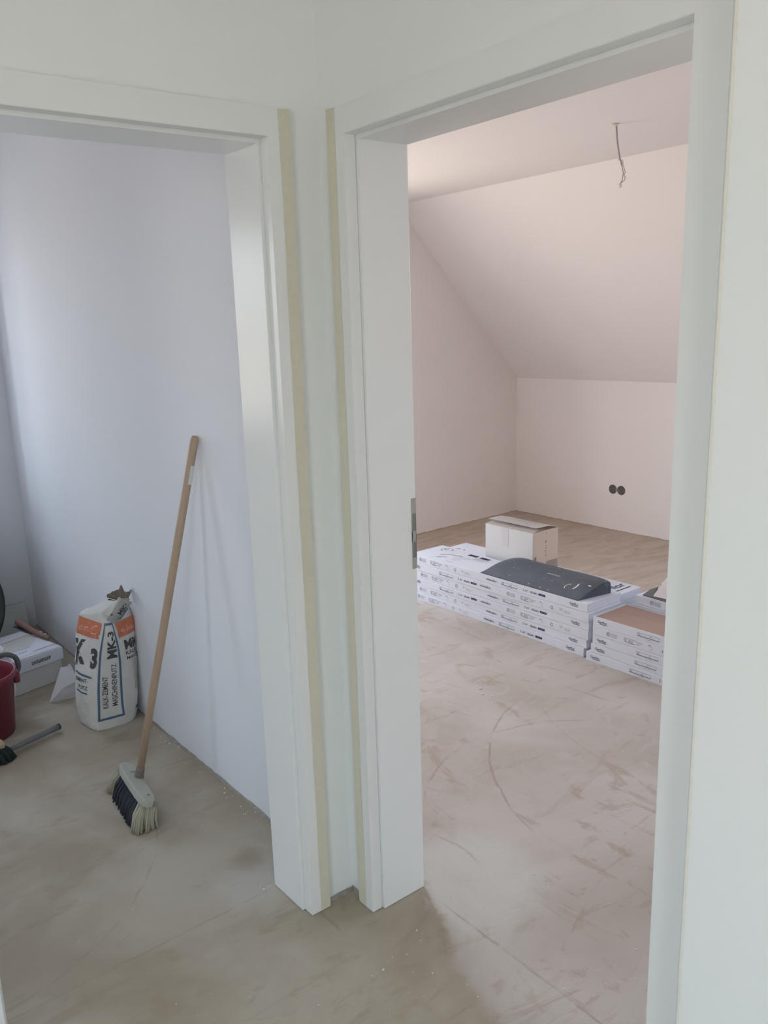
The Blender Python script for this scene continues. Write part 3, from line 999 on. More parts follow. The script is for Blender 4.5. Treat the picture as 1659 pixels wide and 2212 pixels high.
# ------------------------------------------------------------------ carton box on the rear left stack
cx0, cx1, cy0, cy1, cz0, cz1 = 3.300, 3.506, 2.835, 3.177, 0.2205, 0.450
t = thing('carton_box', 'off-white carton box with half-open lid flaps standing on the rear carton stack', 'box', (cx0, cy0, cz0))
w, d, h = cx1 - cx0, cy1 - cy0, cz1 - cz0
bm = bmesh.new()
q = 0.004
def fbox(*a, mi=0):
    n = len(bm.faces)
    box(bm, *a)
    bm.faces.ensure_lookup_table()
    for f in bm.faces[n:]:
        f.material_index = mi
fbox(0, q, 0, d, 0, h)
fbox(w - q, w, 0, d, 0, h)
fbox(q, w - q, 0, q, 0, h, mi=1)
fbox(q, w - q, d - q, d, 0, h, mi=1)
fbox(q, w - q, q, d - q, 0, q)
link('box_body', bm, [M['carton_plain'], M['carton_shaded']], t)
def flap(name, a, b, c, e, mt):                     # thin board through four corners
    bm = bmesh.new()
    vs = [bm.verts.new(p) for p in (a, b, c, e)]
    f = bm.faces.new(vs)
    bmesh.ops.solidify(bm, geom=[f], thickness=0.003)
    return link(name, bm, mt, t)
flap('front_flap', (0.001, 0.001, h + 0.001), (0.001, d - 0.001, h + 0.001), (0.062, d - 0.002, h + 0.009), (0.062, 0.002, h + 0.009), M['carton_flap'])
bm = bmesh.new()                                    # rear flap: up to a crease, then a flat lip hovering over the front flap
rows = []
for x, z in ((w - 0.001, h + 0.002), (0.125, h + 0.022), (0.024, h + 0.024)):
    rows.append([bm.verts.new((x, y + (0.002 if x > 0.2 else 0.0), z)) for y in (-0.004, 0.11, 0.23, d + 0.004)])
for p, q_ in zip(rows, rows[1:]):
    for k in range(3):
        bm.faces.new((p[k], p[k + 1], q_[k + 1], q_[k]))
bmesh.ops.solidify(bm, geom=bm.faces[:], thickness=0.003)
link('rear_flap', bm, M['carton_flap'], t)
flap('side_flap', (0.006, 0.002, h - 0.001), (w - 0.006, 0.002, h - 0.001), (w - 0.02, 0.09, h + 0.004), (0.02, 0.09, h + 0.004), M['carton_shaded'])
flap('side_flap', (0.006, d - 0.002, h - 0.001), (w - 0.006, d - 0.002, h - 0.001), (w - 0.02, d - 0.09, h + 0.004), (0.02, d - 0.09, h + 0.004), M['carton_shaded'])
S = []
rnd = random.Random(2)
edge = [(0.0, 0.072)]
n = 30
vs, fs = [], []
for i in range(n + 1):                              # torn lower band of packing tape
    u = d * i / n
    vs += [(u, 0.0005), (u, 0.066 - 0.018 * i / n + rnd.uniform(-0.004, 0.004))]
for i in range(n):
    fs.append((2 * i, 2 * i + 2, 2 * i + 3, 2 * i + 1))
print_mesh('packing_tape', [((vs, fs), 0)], lambda u, v: (-0.0006, d - u, v), [M['packing_tape']], t)
S = [(rect(0.122, 0.172, 0.125, h - 0.001), 0)]
print_mesh('label_tape', S, lambda u, v: (-0.0007, d - u, v), [plain('matt_tape_strip', (0.50, 0.485, 0.475), rough=0.4, bump=0)], t)
S = [(rect(0.11, w - 0.001, 0.0005, 0.056), 0)]
print_mesh('packing_tape', S, lambda u, v: (u, -0.0006, v), [plain('brown_packing_tape', (0.34, 0.285, 0.245), rough=0.4, bump=0.05)], t)
S = []
for k, vv in enumerate((0.210, 0.168, 0.160, 0.140, 0.128, 0.112, 0.100, 0.088)):
    S.append((rect(0.105 - 0.004 * (k % 3), 0.112, vv, vv + 0.006), 0))
S.append((rect(0.012, 0.03, 0.075, 0.095), 0))
print_mesh('side_print', S, lambda u, v: (u, -0.0007, v), [plain('faded_brown_print', (0.30, 0.22, 0.17), rough=0.7, bump=0)], t)

# ------------------------------------------------------------------ black rubber pad on the front stack
t = thing('rubber_pad', 'black curved rubber pad with white paint spatter lying on the carton stack', 'pad', (3.03, 2.30, 6 * BH))
bm = bmesh.new()
NS, NL = 30, 46
LEN = 0.66
def pad_section(s):                                  # s 0..1 across; x, z
    if s < 0.80:
        k = s / 0.80
        return 0.004 + 0.180 * k, 0.004 + 0.072 * math.sin(math.pi / 2 * min(1, k * 1.06)) ** 1.05 * (1 - 0.05 * max(0, k - 0.8) / 0.2)
    k = (s - 0.80) / 0.20
    a = k * math.pi / 2
    return 0.184 + 0.022 * math.sin(a), 0.0715 - 0.040 * (1 - math.cos(a)) - 0.026 * max(0, k - 0.55) / 0.45
rows = []
for j in range(NL + 1):
    v = j / NL
    row = []
    for i in range(NS + 1):
        s = i / NS
        x, z = pad_section(s)
        # ends: the left end is cut obliquely, the right end bulges and rounds
        y0 = 0.030 - 0.015 * math.sin(math.pi * s) - 0.035 * s
        y1 = LEN - 0.10 * s ** 0.8
        y = y0 + (y1 - y0) * v
        taper = 1.0
        if v > 0.86:
            taper = 1 - 0.16 * ((v - 0.86) / 0.14) ** 3
        if v < 0.06:
            taper = 0.90 + 0.10 * (v / 0.06) ** 0.5
        sag = 0.004 * noise.noise(Vector((x * 14, y * 7, 2.0)))
        row.append(bm.verts.new((x, y, max(0.0012, z * taper + sag * min(1, z * 30)))))
    rows.append(row)
base = []
for j in range(NL):
    for i in range(NS):
        bm.faces.new((rows[j][i], rows[j][i + 1], rows[j + 1][i + 1], rows[j + 1][i]))
bot = [[bm.verts.new((v.co.x, v.co.y, 0.0006)) for v in (r[0], r[-1])] for r in rows]
for j in range(NL):
    bm.faces.new((bot[j][0], bot[j + 1][0], bot[j + 1][1], bot[j][1]))
    bm.faces.new((rows[j][0], rows[j + 1][0], bot[j + 1][0], bot[j][0]))
    bm.faces.new((rows[j][-1], bot[j][1], bot[j + 1][1], rows[j + 1][-1]))
bm.faces.new([bot[0][0]] + rows[0] + [bot[0][1]])
bm.faces.new([bot[-1][1]] + rows[-1][::-1] + [bot[-1][0]])
o = link('pad_body', bm, M['black_rubber'], t, True)
try:
    o.data.set_sharp_from_angle(angle=0.9)
except Exception:
    pass
def pad_pt(s, v, off=0.0012):
    x, z = pad_section(s)
    y0 = 0.030 - 0.015 * math.sin(math.pi * s) - 0.035 * s
    y1 = LEN - 0.10 * s ** 0.8
    y = y0 + (y1 - y0) * v
    return Vector((x, y, z + 0.004 * noise.noise(Vector((x * 14, y * 7, 2.0))) * min(1, z * 30) + off))
S = [(stroke([(0.40, 0.47), (0.42, 0.43), (0.425, 0.395), (0.41, 0.37), (0.43, 0.35)], 0.010), 0),
     (stroke([(0.20, 0.135), (0.24, 0.125), (0.29, 0.124), (0.34, 0.130)], 0.012), 0),
     (stroke([(0.17, 0.20), (0.21, 0.215), (0.26, 0.21), (0.30, 0.185)], 0.006), 0)]
for su, sv, sr in ((0.37, 0.040, 0.016), (0.29, 0.20, 0.007), (0.05, 0.50, 0.006), (0.12, 0.74, 0.006), (0.34, 0.80, 0.005), (0.04, 0.38, 0.007), (0.03, 0.30, 0.007)):
    S.append((ring2d(su, sv, 0.0001, sr, 0, 2 * math.pi, 9), 0))
print_mesh('paint_spatter', S, lambda u, v: pad_pt(max(0.01, u), max(0.0, v)), [M['sticker']], t)
S = []
rnd = random.Random(9)
for k in range(16):
    u, v, l = rnd.uniform(0.55, 0.78), rnd.uniform(0.02, 0.20), rnd.uniform(0.04, 0.12)
    S.append((stroke([(u, v), (u + rnd.uniform(-.03, .03), v + l)], 0.006), 0))
print_mesh('scuff', S, lambda u, v: pad_pt(u, v, 0.0010), [plain('grey_scuff', (0.20, 0.20, 0.21), rough=0.6, bump=0)], t)

# ------------------------------------------------------------------ plaster sack in the left room
# control rings: eight points round, P0 rear left, P1 left, P2/P3 front panel edges, P4 right, P5 rear right, P6/P7 rear
RINGS = [
    (0.000, [(1.025, 3.300), (0.974, 3.235), (0.998, 3.118), (1.112, 3.104), (1.163, 3.132), (1.167, 3.290), (1.160, 3.330), (1.080, 3.335)]),
    (0.012, [(1.021, 3.330), (0.970, 3.235), (0.995, 3.118), (1.116, 3.104), (1.168, 3.132), (1.172, 3.320), (1.160, 3.360), (1.076, 3.365)]),
    (0.090, [(1.015, 3.330), (0.964, 3.235), (1.003, 3.118), (1.112, 3.104), (1.184, 3.132), (1.188, 3.320), (1.160, 3.360), (1.070, 3.365)]),
    (0.170, [(1.017, 3.330), (0.966, 3.235), (1.010, 3.118), (1.116, 3.104), (1.194, 3.132), (1.197, 3.320), (1.160, 3.360), (1.072, 3.365)]),
    (0.250, [(1.027, 3.330), (0.976, 3.235), (1.022, 3.118), (1.120, 3.104), (1.196, 3.132), (1.197, 3.320), (1.160, 3.360), (1.082, 3.365)]),
    (0.330, [(1.040, 3.330), (0.989, 3.235), (1.038, 3.118), (1.119, 3.104), (1.197, 3.132), (1.197, 3.320), (1.160, 3.360), (1.095, 3.365)]),
    (0.400, [(1.053, 3.330), (1.002, 3.235), (1.060, 3.118), (1.109, 3.104), (1.197, 3.132), (1.197, 3.320), (1.160, 3.360), (1.108, 3.365)]),
    (0.440, [(1.063, 3.294), (1.012, 3.235), (1.076, 3.130), (1.106, 3.116), (1.197, 3.144), (1.197, 3.284), (1.160, 3.324), (1.118, 3.329)]),
    (0.466, [(1.075, 3.271), (1.024, 3.235), (1.086, 3.138), (1.120, 3.124), (1.194, 3.152), (1.197, 3.261), (1.160, 3.301), (1.130, 3.306)]),
    (0.478, [(1.115, 3.260), (1.064, 3.235), (1.104, 3.142), (1.131, 3.128), (1.182, 3.156), (1.186, 3.250), (1.160, 3.290), (1.170, 3.295)]),
]
SB = Vector((1.07, 3.25, 0))
t = thing('plaster_sack', 'white paper sack of lime-cement plaster with orange band and twisted top by the wall', 'sack', SB)
def catmull(vals, x, closed):
    n = len(vals)
    i = int(math.floor(x))
    f = x - i
    def g(k):
        return vals[k % n] if closed else vals[max(0, min(n - 1, k))]
    p0, p1, p2, p3 = g(i - 1), g(i), g(i + 1), g(i + 2)
    return 0.5 * ((2 * p1) + (p2 - p0) * f + (2 * p0 - 5 * p1 + 4 * p2 - p3) * f * f + (p1 * 3 - p0 - p2 * 3 + p3) * f ** 3)
RV = [[Vector((x, y, z)) for x, y in pts] for z, pts in RINGS]
ZS = [z for z, _ in RINGS]
def sack(u, v, off=0.0):
    """u ring parameter 0..8, v row parameter 0..len-1"""
    def at(u, v):
        def ringpt(r):
            i = int(math.floor(u)) % 8
            f = u - math.floor(u)
            c = catmull(r, u, True)
            l = r[i].lerp(r[(i + 1) % 8], f)
            return c.lerp(l, 0.55 if i in (1, 2, 3) else 0.25)   # keep the gusset panel flat with firm edges
        i = max(0, min(len(RV) - 2, int(v)))
        col = [ringpt(RV[max(0, min(len(RV) - 1, k))]) for k in range(i - 1, i + 3)]
        f = v - i
        p0, p1, p2, p3 = col
        c = 0.5 * ((2 * p1) + (p2 - p0) * f + (2 * p0 - 5 * p1 + 4 * p2 - p3) * f * f + (p1 * 3 - p0 - p2 * 3 + p3) * f ** 3)
        return c
    p = at(u, v)
    e = 0.02
    du = at(u + e, v) - at(u - e, v)
    dv = at(u, min(v + e, len(RV) - 1)) - at(u, max(v - e, 0))
    n = du.cross(dv)
    n = n.normalized() if n.length > 1e-12 else Vector((0, 0, 1))
    k = min(1.0, p.z / 0.03)
    cr = 0.0045 * noise.noise(Vector((p.x * 26, p.y * 26, p.z * 16))) + 0.0022 * noise.noise(Vector((p.x * 60, p.y * 60, p.z * 75)))
    cr *= 1.5 if not (1.9 < u < 3.1) else 0.6
    q = p + n * (cr * k + off)
    q.x = min(q.x, CX - 0.002)
    return q - SB
bm = bmesh.new()
NU, NV = 80, 54
grid = [[bm.verts.new(sack(8 * i / NU, (len(RV) - 1) * j / NV)) for i in range(NU)] for j in range(NV + 1)]
for j in range(NV):
    for i in range(NU):
        bm.faces.new((grid[j][i], grid[j][(i + 1) % NU], grid[j + 1][(i + 1) % NU], grid[j + 1][i]))
bm.faces.new(grid[0]), bm.faces.new(grid[-1])
link('sack_body', bm, M['sack'], t, True)
def zrow(z):
    for i in range(len(ZS) - 1):
        if ZS[i] <= z <= ZS[i + 1]:
            return i + (z - ZS[i]) / (ZS[i + 1] - ZS[i])
    return len(ZS) - 1.0
# 2D print space for the sack: (U, Z) with U ring parameter
def SF(u, z):
    return sack(u, zrow(z), 0.0016)
def strip(p, q, w_u, w_z, n=18):                      # straight bar in (u, z) space
    vs, fs = [], []
    for i in range(n + 1):
        f = i / n
        u, z = p[0] + (q[0] - p[0]) * f, p[1] + (q[1] - p[1]) * f
        vs += [(u - w_u, z - w_z), (u + w_u, z + w_z)]
    for i in range(n):
        fs.append((2 * i, 2 * i + 2, 2 * i + 3, 2 * i + 1))
    return vs, fs
def subdivided(sh, rounds=2):                         # split long text faces so the print follows the paper
    bm = bmesh.new()
    vv = [bm.verts.new((x, y, 0)) for x, y in sh[0]]
    for f in sh[1]:
        try:
            bm.faces.new([vv[i] for i in f])
        except ValueError:
            pass
    bmesh.ops.triangulate(bm, faces=bm.faces[:])
    for _ in range(rounds):
        bmesh.ops.subdivide_edges(bm, edges=bm.edges[:], cuts=1)
    bm.verts.index_update()
    r = [(v.co.x, v.co.y) for v in bm.verts], [tuple(v.index for v in f.verts) for f in bm.faces]
    bm.free()
    return r
def patch(u0, u1, z0, z1, nu=10, nz=6, top=None, bot=None):
    vs, fs = [], []
    for i in range(nu + 1):
        f = i / nu
        for j in range(nz + 1):
            a = z0 + (bot(f) if bot else 0)
            b = z1 + (top(f) if top else 0)
            vs.append((u0 + (u1 - u0) * f, a + (b - a) * j / nz))
    for i in range(nu):
        for j in range(nz):
            a = i * (nz + 1) + j
            fs.append((a, a + 1, a + nz + 2, a + nz + 1))
    return vs, fs
def prints(name, shapes, fn, mats, parent):
    for sh in shapes:
        print_mesh(name, [sh], fn, mats, parent)
S = [(strip((2.09, 0.047), (2.09, 0.432), 0.045, 0, 30), 0), (strip((2.93, 0.047), (2.93, 0.432), 0.045, 0, 30), 0),
     (strip((2.05, 0.047), (2.97, 0.047), 0, 0.0045), 0), (strip((2.05, 0.432), (2.97, 0.432), 0, 0.0050), 0)]
print_mesh('blue_frame', S, SF, [M['blue']], t)
def upright(body, u_mid, u_h, z0, z1, bold):          # text reading upwards on the gusset panel
    vs, fs = text(body, z1 - z0, u_h, bold)
    vs, fs = subdivided((vs, fs), 1)
    return [(u_mid - y + u_h / 2, z0 + x) for x, y in vs], fs
S = [(upright('KALK-ZEMENT', 2.33, 0.20, 0.088, 0.222, 0.012), 0), (upright('MASCHINENPUTZ', 2.67, 0.20, 0.090, 0.268, 0.012), 0),
     (upright('MK-3', 2.62, 0.46, 0.292, 0.404, 0.035), 0)]
prints('lettering', S, SF, [M['black_ink']], t)
S = [(patch(0.90, 1.92, 0.376, 0.446, 12, 6, top=lambda f: 0.012 * (1 - f) - 0.010 * f, bot=lambda f: 0.012 * (1 - f) ** 2), 0),
     (patch(3.10, 4.08, 0.366, 0.430, 10, 6, top=lambda f: 0.012 * f, bot=lambda f: 0.010 * f), 0)]
prints('orange_band', S, lambda u, z: sack(u, zrow(z), 0.0013), [M['orange']], t)
def flat(body, u0, u1, z0, z1, bold, rounds=1):
    vs, fs = subdivided(text(body, u1 - u0, z1 - z0, bold), rounds)
    return [(u0 + x, z0 + y) for x, y in vs], fs
S = [(flat('quick-', 3.28, 3.98, 0.384, 0.408, 0.0), 0), (flat('ick-m', 1.02, 1.42, 0.402, 0.425, 0.0), 0), (stroke([(1.80, 0.420), (1.68, 0.424), (1.58, 0.412), (1.60, 0.398), (1.78, 0.396)], 0.004), 0)]
S = [((vs, fs), k) for (vs, fs), k in S]
prints('script_lettering', S, SF, [M['pale_print']], t)
S = [(flat('K', 0.98, 1.45, 0.268, 0.366, 0.05), 0), (flat('3', 1.66, 1.98, 0.258, 0.340, 0.05), 0),
     (flat('ZEMENT-', 1.02, 1.66, 0.196, 0.212, 0.012), 0), (flat('PUTZ', 1.22, 1.66, 0.166, 0.182, 0.012), 0),
     (flat('MK', 3.30, 4.15, 0.312, 0.352, 0.05), 0), (flat('KALK', 3.28, 4.02, 0.290, 0.305, 0.014), 0), (flat('MASCH', 3.32, 4.16, 0.268, 0.283, 0.014), 0)]
prints('lettering', S, SF, [M['black_ink']], t)
S = [(strip((1.05, 0.232), (1.80, 0.220), 0, 0.0045), 0), (strip((1.10, 0.156), (1.62, 0.150), 0, 0.0035), 0), (strip((0.85, 0.262), (1.08, 0.262), 0, 0.004), 0),
     (patch(3.74, 4.02, 0.050, 0.066, 4, 2), 0)]
prints('blue_line', S, SF, [M['blue']], t)
S = [(patch(3.66, 4.25, 0.135, 0.262, 6, 8), 0)]
print_mesh('clear_tape', S, lambda u, z: sack(u, zrow(z), 0.0012), [plain('dull_clear_tape', (0.46, 0.45, 0.42), rough=0.3, bump=0)], t)
# twisted neck leaning to the wall, white sleeve with blue bars, then the fanned grey-brown lining
NB = Vector((1.112, 3.140, 0.456)) - SB
NT = Vector((1.166, 3.112, 0.530)) - SB
bm = bmesh.new()
N, rings = 24, []
for j in range(9):
    f = j / 8
    c = NB.lerp(NT, f)
    r = 0.018 * (1 - f) ** 2 + 0.021
    tw = f * 1.6
    row = []
    for k in range(N):
        a = 2 * math.pi * k / N
        rr = r * (1 + 0.20 * math.cos(4 * a + tw * 3))
        row.append(bm.verts.new(c + Vector((math.cos(a) * rr * 1.0, math.sin(a) * rr * 0.6, -math.cos(a) * rr * 0.55))))
    rings.append(row)
for j in range(8):
    for k in range(N):
        bm.faces.new((rings[j][k], rings[j][(k + 1) % N], rings[j + 1][(k + 1) % N], rings[j + 1][k]))
bm.faces.new(rings[-1])
link('twisted_neck', bm, M['sack'], t, True)
# flat folded sleeve in front of the neck
ax = (NT - NB).normalized()
side = Vector((ax.z, 0, -ax.x)).normalized()
fr = Vector((0, -1, 0))
def sleeve(a, b):
    return NB + Vector((0.002, -0.030, -0.002)) + ax * a + side * b + fr * (0.004 - 12 * b * b)
bm = bmesh.new()
gr = [[bm.verts.new(sleeve(-0.020 + 0.112 * i / 8, -0.024 + 0.048 * j / 6)) for j in range(7)] for i in range(9)]
for i in range(8):
    for j in range(6):
        bm.faces.new((gr[i][j], gr[i][j + 1], gr[i + 1][j + 1], gr[i + 1][j]))
bmesh.ops.solidify(bm, geom=bm.faces[:], thickness=0.003)
link('neck_sleeve', bm, M['sack'], t, True)
S = [(rect(0.004, 0.013, -0.024, 0.024, 8), 0), (rect(0.013, 0.060, 0.018, 0.024), 0), (rect(-0.004, 0.004, 0.026, 0.046), 0)]
prints('blue_line', [(s_, k) for s_, k in S[:2]], lambda a, b: sleeve(a, b) + fr * 0.0036, [M['blue']], t)
vs, fs = text('MK-', 0.052, 0.020, 0.02)
print_mesh('lettering', [(([(x + 0.024, y) for x, y in vs], fs), 0)], lambda a, b: sleeve(a, b - 0.008) + fr * 0.0036, [M['black_ink']], t)
bm = bmesh.new()                                      # torn, fanned lining
rnd = random.Random(12)
n = 26
lo, hi = [], []
for k in range(n + 1):
    f = k / n
    a = -0.95 + 1.9 * f
    base_p = NT + Vector((0.020 * math.sin(a), -0.012 * math.cos(a * 2), -0.004 - 0.010 * abs(a)))
    L = (0.062 if f < 0.52 else 0.030 + 0.05 * max(0, f - 0.6)) * (1 + rnd.uniform(-0.08, 0.08))
    dirv = Vector((math.sin(a * 0.95 - 0.12), 0.30 * math.sin(f * 15), math.cos(a * 1.05 - 0.12))).normalized()
    lo.append(bm.verts.new(base_p))
    p_ = base_p + dirv * L
    p_.x = min(p_.x, CX - 0.006 - SB.x)
    hi.append(bm.verts.new(p_))
for k in range(n):
    bm.faces.new((lo[k], lo[k + 1], hi[k + 1], hi[k]))
bmesh.ops.solidify(bm, geom=bm.faces[:], thickness=0.0015)
link('torn_lining', bm, M['paper_brown'], t)

# ------------------------------------------------------------------ broom leaning on the wall
t = thing('broom', 'broom with long wooden stick leaning on the wall, head on the floor', 'broom', (0.915, 2.50, 0))
TB = Vector((0.915, 2.50, 0))
# head block: long axis along y, tilted so the left bristles show
HB = Vector((0.903, 2.488, 0.082))
ang = -0.11
ca, sa = math.cos(ang), math.sin(ang)
TILT = math.radians(16)
def head(lx, ly, lz):                                  # local head frame to thing space
    x = lx * math.cos(TILT) + lz * math.sin(TILT)
    z = -lx * math.sin(TILT) + lz * math.cos(TILT)
    return HB + Vector((x * ca - ly * sa, x * sa + ly * ca, z)) - TB
bm = bmesh.new()
outline = []
hl, hw = 0.148, 0.027
for k in range(28):
    a = 2 * math.pi * k / 28
    cx_, cy_ = math.cos(a), math.sin(a)
    outline.append((hw * (abs(cx_) ** 0.6) * (1 if cx_ >= 0 else -1), hl * (abs(cy_) ** 0.45) * (1 if cy_ >= 0 else -1)))
rows = []
for z, k in ((-0.012, 0.97), (-0.010, 1.0), (0.008, 1.0), (0.012, 0.96), (0.013, 0.88)):
    rows.append([bm.verts.new(head(x * k, y * (1 - (1 - k) * 0.3), z)) for x, y in outline])
for p, q in zip(rows, rows[1:]):
    for k in range(28):
        bm.faces.new((p[k], p[(k + 1) % 28], q[(k + 1) % 28], q[k]))
bm.faces.new(rows[0]), bm.faces.new(rows[-1])
link('head_block', bm, M['broom_grey'], t)
bm = bmesh.new()
lathe(bm, [(0.0, 0.0133), (0.0055, 0.0136), (0.0055, 0.0128)], 12)
for v in bm.verts:
    v.co = head(v.co.x + 0.006, v.co.y - 0.108, v.co.z)
link('hang_hole', bm, M['slot'], t)
bm = bmesh.new()
box(bm, -0.004, 0.024, 0.066, 0.122, 0.0128, 0.0165, bevel=0.001)
for v in bm.verts:
    v.co = head(*v.co)
link('name_plate', bm, M['broom_grey'], t)
# bristles: rows of tapering tufts that spread outwards
def bristles(name, mt, ys, seed, spread_y=0.0, dense=9):
    rnd = random.Random(seed)
    bm = bmesh.new()
    for y in ys:
        for k in range(dense):
            lx = -0.022 + 0.044 * k / (dense - 1)
            for _ in range(3):
                x0, y0 = lx + rnd.uniform(-.003, .003), y + rnd.uniform(-.006, .006)
                tx = x0 * 1.45 - 0.012 + rnd.uniform(-.006, .006)
                ty = y0 + spread_y * (1 if y0 > 0 else -1) * rnd.uniform(0.3, 1.0) * 0.5 + rnd.uniform(-.008, .008)
                P0, P1, P2 = head(x0, y0, -0.011), head((x0 + tx) / 2 + (tx - x0) * 0.10, (y0 + ty) / 2 + (ty - y0) * 0.12, -0.045), head(tx, ty, -0.045)
                P2 = Vector((P2.x + (tx - x0) * 0.2, P2.y, rnd.uniform(0.001, 0.004)))
                tube(bm, [P0, P1, P2], [0.0028, 0.0042, 0.0030], 5)
    link(name, bm, mt, t, True)['kind'] = 'stuff'
bristles('bristles', M['dark_bristle'], [-0.104 + 0.0125 * i for i in range(17)], 1, 0.01)
bristles('bristles', M['cream_bristle'], [-0.142 + 0.010 * i for i in range(4)], 2, 0.05)
bristles('bristles', M['cream_bristle'], [0.114 + 0.010 * i for i in range(4)], 3, 0.05)
# stick
S0, S1 = Vector((0.925, 2.515, 0.086)) - TB, Vector((1.186, 2.409, 1.236)) - TB
def on_stick(f):
    return S0.lerp(S1, f)
bm = bmesh.new()
tube(bm, [on_stick(f) for f in (0.028, 0.25, 0.5, 0.75, 0.985, 0.995, 1.0)], [0.0125, 0.0135, 0.0135, 0.0135, 0.0138, 0.0120, 0.0085], 16)
link('stick', bm, M['wood'], t, True)
bm = bmesh.new()
tube(bm, [on_stick(f) for f in (0.0, 0.008, 0.026, 0.034)], [0.0165, 0.0150, 0.0150, 0.0140], 16)
link('ferrule', bm, M['metal_dark'], t, True)
bm = bmesh.new()
sx = (S1 - S0).normalized()
e1 = sx.cross(Vector((0, 0, 1))).normalized()
e2 = sx.cross(e1).normalized()
gr = []
for i in range(5):
    f = 0.868 + 0.052 * i / 4
    row = []
    for k in range(8):
        a = math.radians(5 + 85 * k / 7)
        row.append(bm.verts.new(on_stick(f) + 0.0142 * (math.cos(a) * e1 + math.sin(a) * e2)))
    gr.append(row)
for i in range(4):
    for k in range(7):
        bm.faces.new((gr[i][k], gr[i][k + 1], gr[i + 1][k + 1], gr[i + 1][k]))
STK = link('sticker', bm, M['sticker'], t)

# ------------------------------------------------------------------ white lidded carton by the far corner
ang = math.radians(13)
t = thing('lidded_carton', 'white lidded carton with a picture on its lid, behind the red bucket', 'box', (1.072, 3.735, 0), ang)
w, d, h = 0.33, 0.34, 0.172
bm = bmesh.new()
box(bm, -w + 0.004, -0.004, 0.004, d - 0.004, 0.001, h - 0.006, bevel=0.003)
link('box_body', bm, M['carton_plain'], t)
bm = bmesh.new()
lidv = [(-w - 0.004, -0.004), (0.004, -0.004), (0.004, d + 0.004), (-w - 0.004, d + 0.004)]
top = [(-w + 0.010, 0.014), (-0.012, 0.014), (-0.012, d - 0.012), (-w + 0.010, d - 0.012)]
lo = [bm.verts.new((x, y, h - 0.068)) for x, y in lidv]
mi = [bm.verts.new((x * 0.997, y, h - 0.010)) for x, y in lidv]
tp = [bm.verts.new((x, y, h)) for x, y in top]
for a, b in ((lo, mi), (mi, tp)):
    for k in range(4):
        bm.faces.new((a[k], a[(k + 1) % 4], b[(k + 1) % 4], b[k]))
bm.faces.new(tp)
bmesh.ops.bevel(bm, geom=[e for e in bm.edges if e.verts[0].co.z > h - 0.02 and e.verts[1].co.z > h - 0.02], offset=0.004, segments=2, affect='EDGES')
link('lid', bm, M['carton_white'], t)
S = [((([(-0.245, 0.105), (-0.205, 0.235), (-0.185, 0.235), (-0.215, 0.100)]), [(0, 1, 2, 3)]), 0), ((([(-0.215, 0.100), (-0.185, 0.235), (-0.030, 0.250), (-0.015, 0.180), (-0.11, 0.090)]), [(0, 1, 2, 3, 4)]), 1),
     (stroke([(-0.185, 0.235), (-0.030, 0.250), (-0.015, 0.180)], 0.006), 0)]
print_mesh('lid_picture', S, lambda u, v: (u, v, h + 0.0007), [plain('plum_grey_print', (0.30, 0.27, 0.29), bump=0), plain('grey_print', (0.50, 0.50, 0.48), bump=0)], t)
S = []
rnd = random.Random(21)
u = -0.125
while u < -0.006:
    wv = rnd.uniform(0.004, 0.009)
    S.append((rect(u, u + wv, 0.0, 0.006), 0))
    u += wv + 0.002
print_mesh('lid_print', S, lambda u, v: (u, 0.024 + v, h + 0.0007), [M['ink_mid']], t)
S = []
for k in range(9):                                      # a heavy word whose letters cannot be made out
    u = -0.152 + k * 0.0105
    S += [(rect(u, u + 0.0032, 0, 0.017), 0), (rect(u + 0.0032, u + 0.0068, 0.006 * (k % 3), 0.006 * (k % 3) + 0.0045), 0), (rect(u + 0.0062, u + 0.0084, 0.002 * (k % 2), 0.017 - 0.005 * (k % 4 == 1)), 0)]
print_mesh('lid_print', S, lambda u, v: (u, -0.0050, 0.122 + v), [plain('dark_green_print', (0.07, 0.09, 0.08), bump=0)], t)
S = []
for k in range(7):
    S.append((stroke([(-0.20 + k * 0.009, 0.045 + 0.004 * (k % 2)), (-0.194 + k * 0.009, 0.060 - 0.003 * (k % 3))], 0.004), 0))
print_mesh('lid_print', S, lambda u, v: (u, v, h + 0.0007), [plain('violet_print', (0.28, 0.26, 0.34), bump=0)], t)

# saw-like hand tool lying on the back of that carton
t = thing('hand_tool', 'red-brown wooden tool handle with dark blade lying on the white lidded carton', 'tool', (1.02, 3.965, 0.1735), math.radians(101))
bm = bmesh.new()
pts = smooth_path([(-0.145, 0.0, 0.012), (-0.06, 0.004, 0.013), (0.03, 0.0, 0.015), (0.10, -0.004, 0.020), (0.155, 0.0, 0.026)], 5)
tube(bm, pts, [0.010 + 0.008 * (i / (len(pts) - 1)) for i in range(len(pts))], 10)
link('handle', bm, M['brown_wood'], t, True)
for x in (-0.07, -0.115):
    bm = bmesh.new()
    tube(bm, [(x, 0.0, 0.020), (x, 0.0, 0.0265)], 0.006, 10)
    link('rivet', bm, M['steel'], t, True)
bm = bmesh.new()
prism(bm, [(-0.02, -0.012), (0.16, -0.014), (0.17, 0.020), (0.0, 0.016)], 'z', 0.001, 0.005)
link('blade', bm, M['blade'], t)

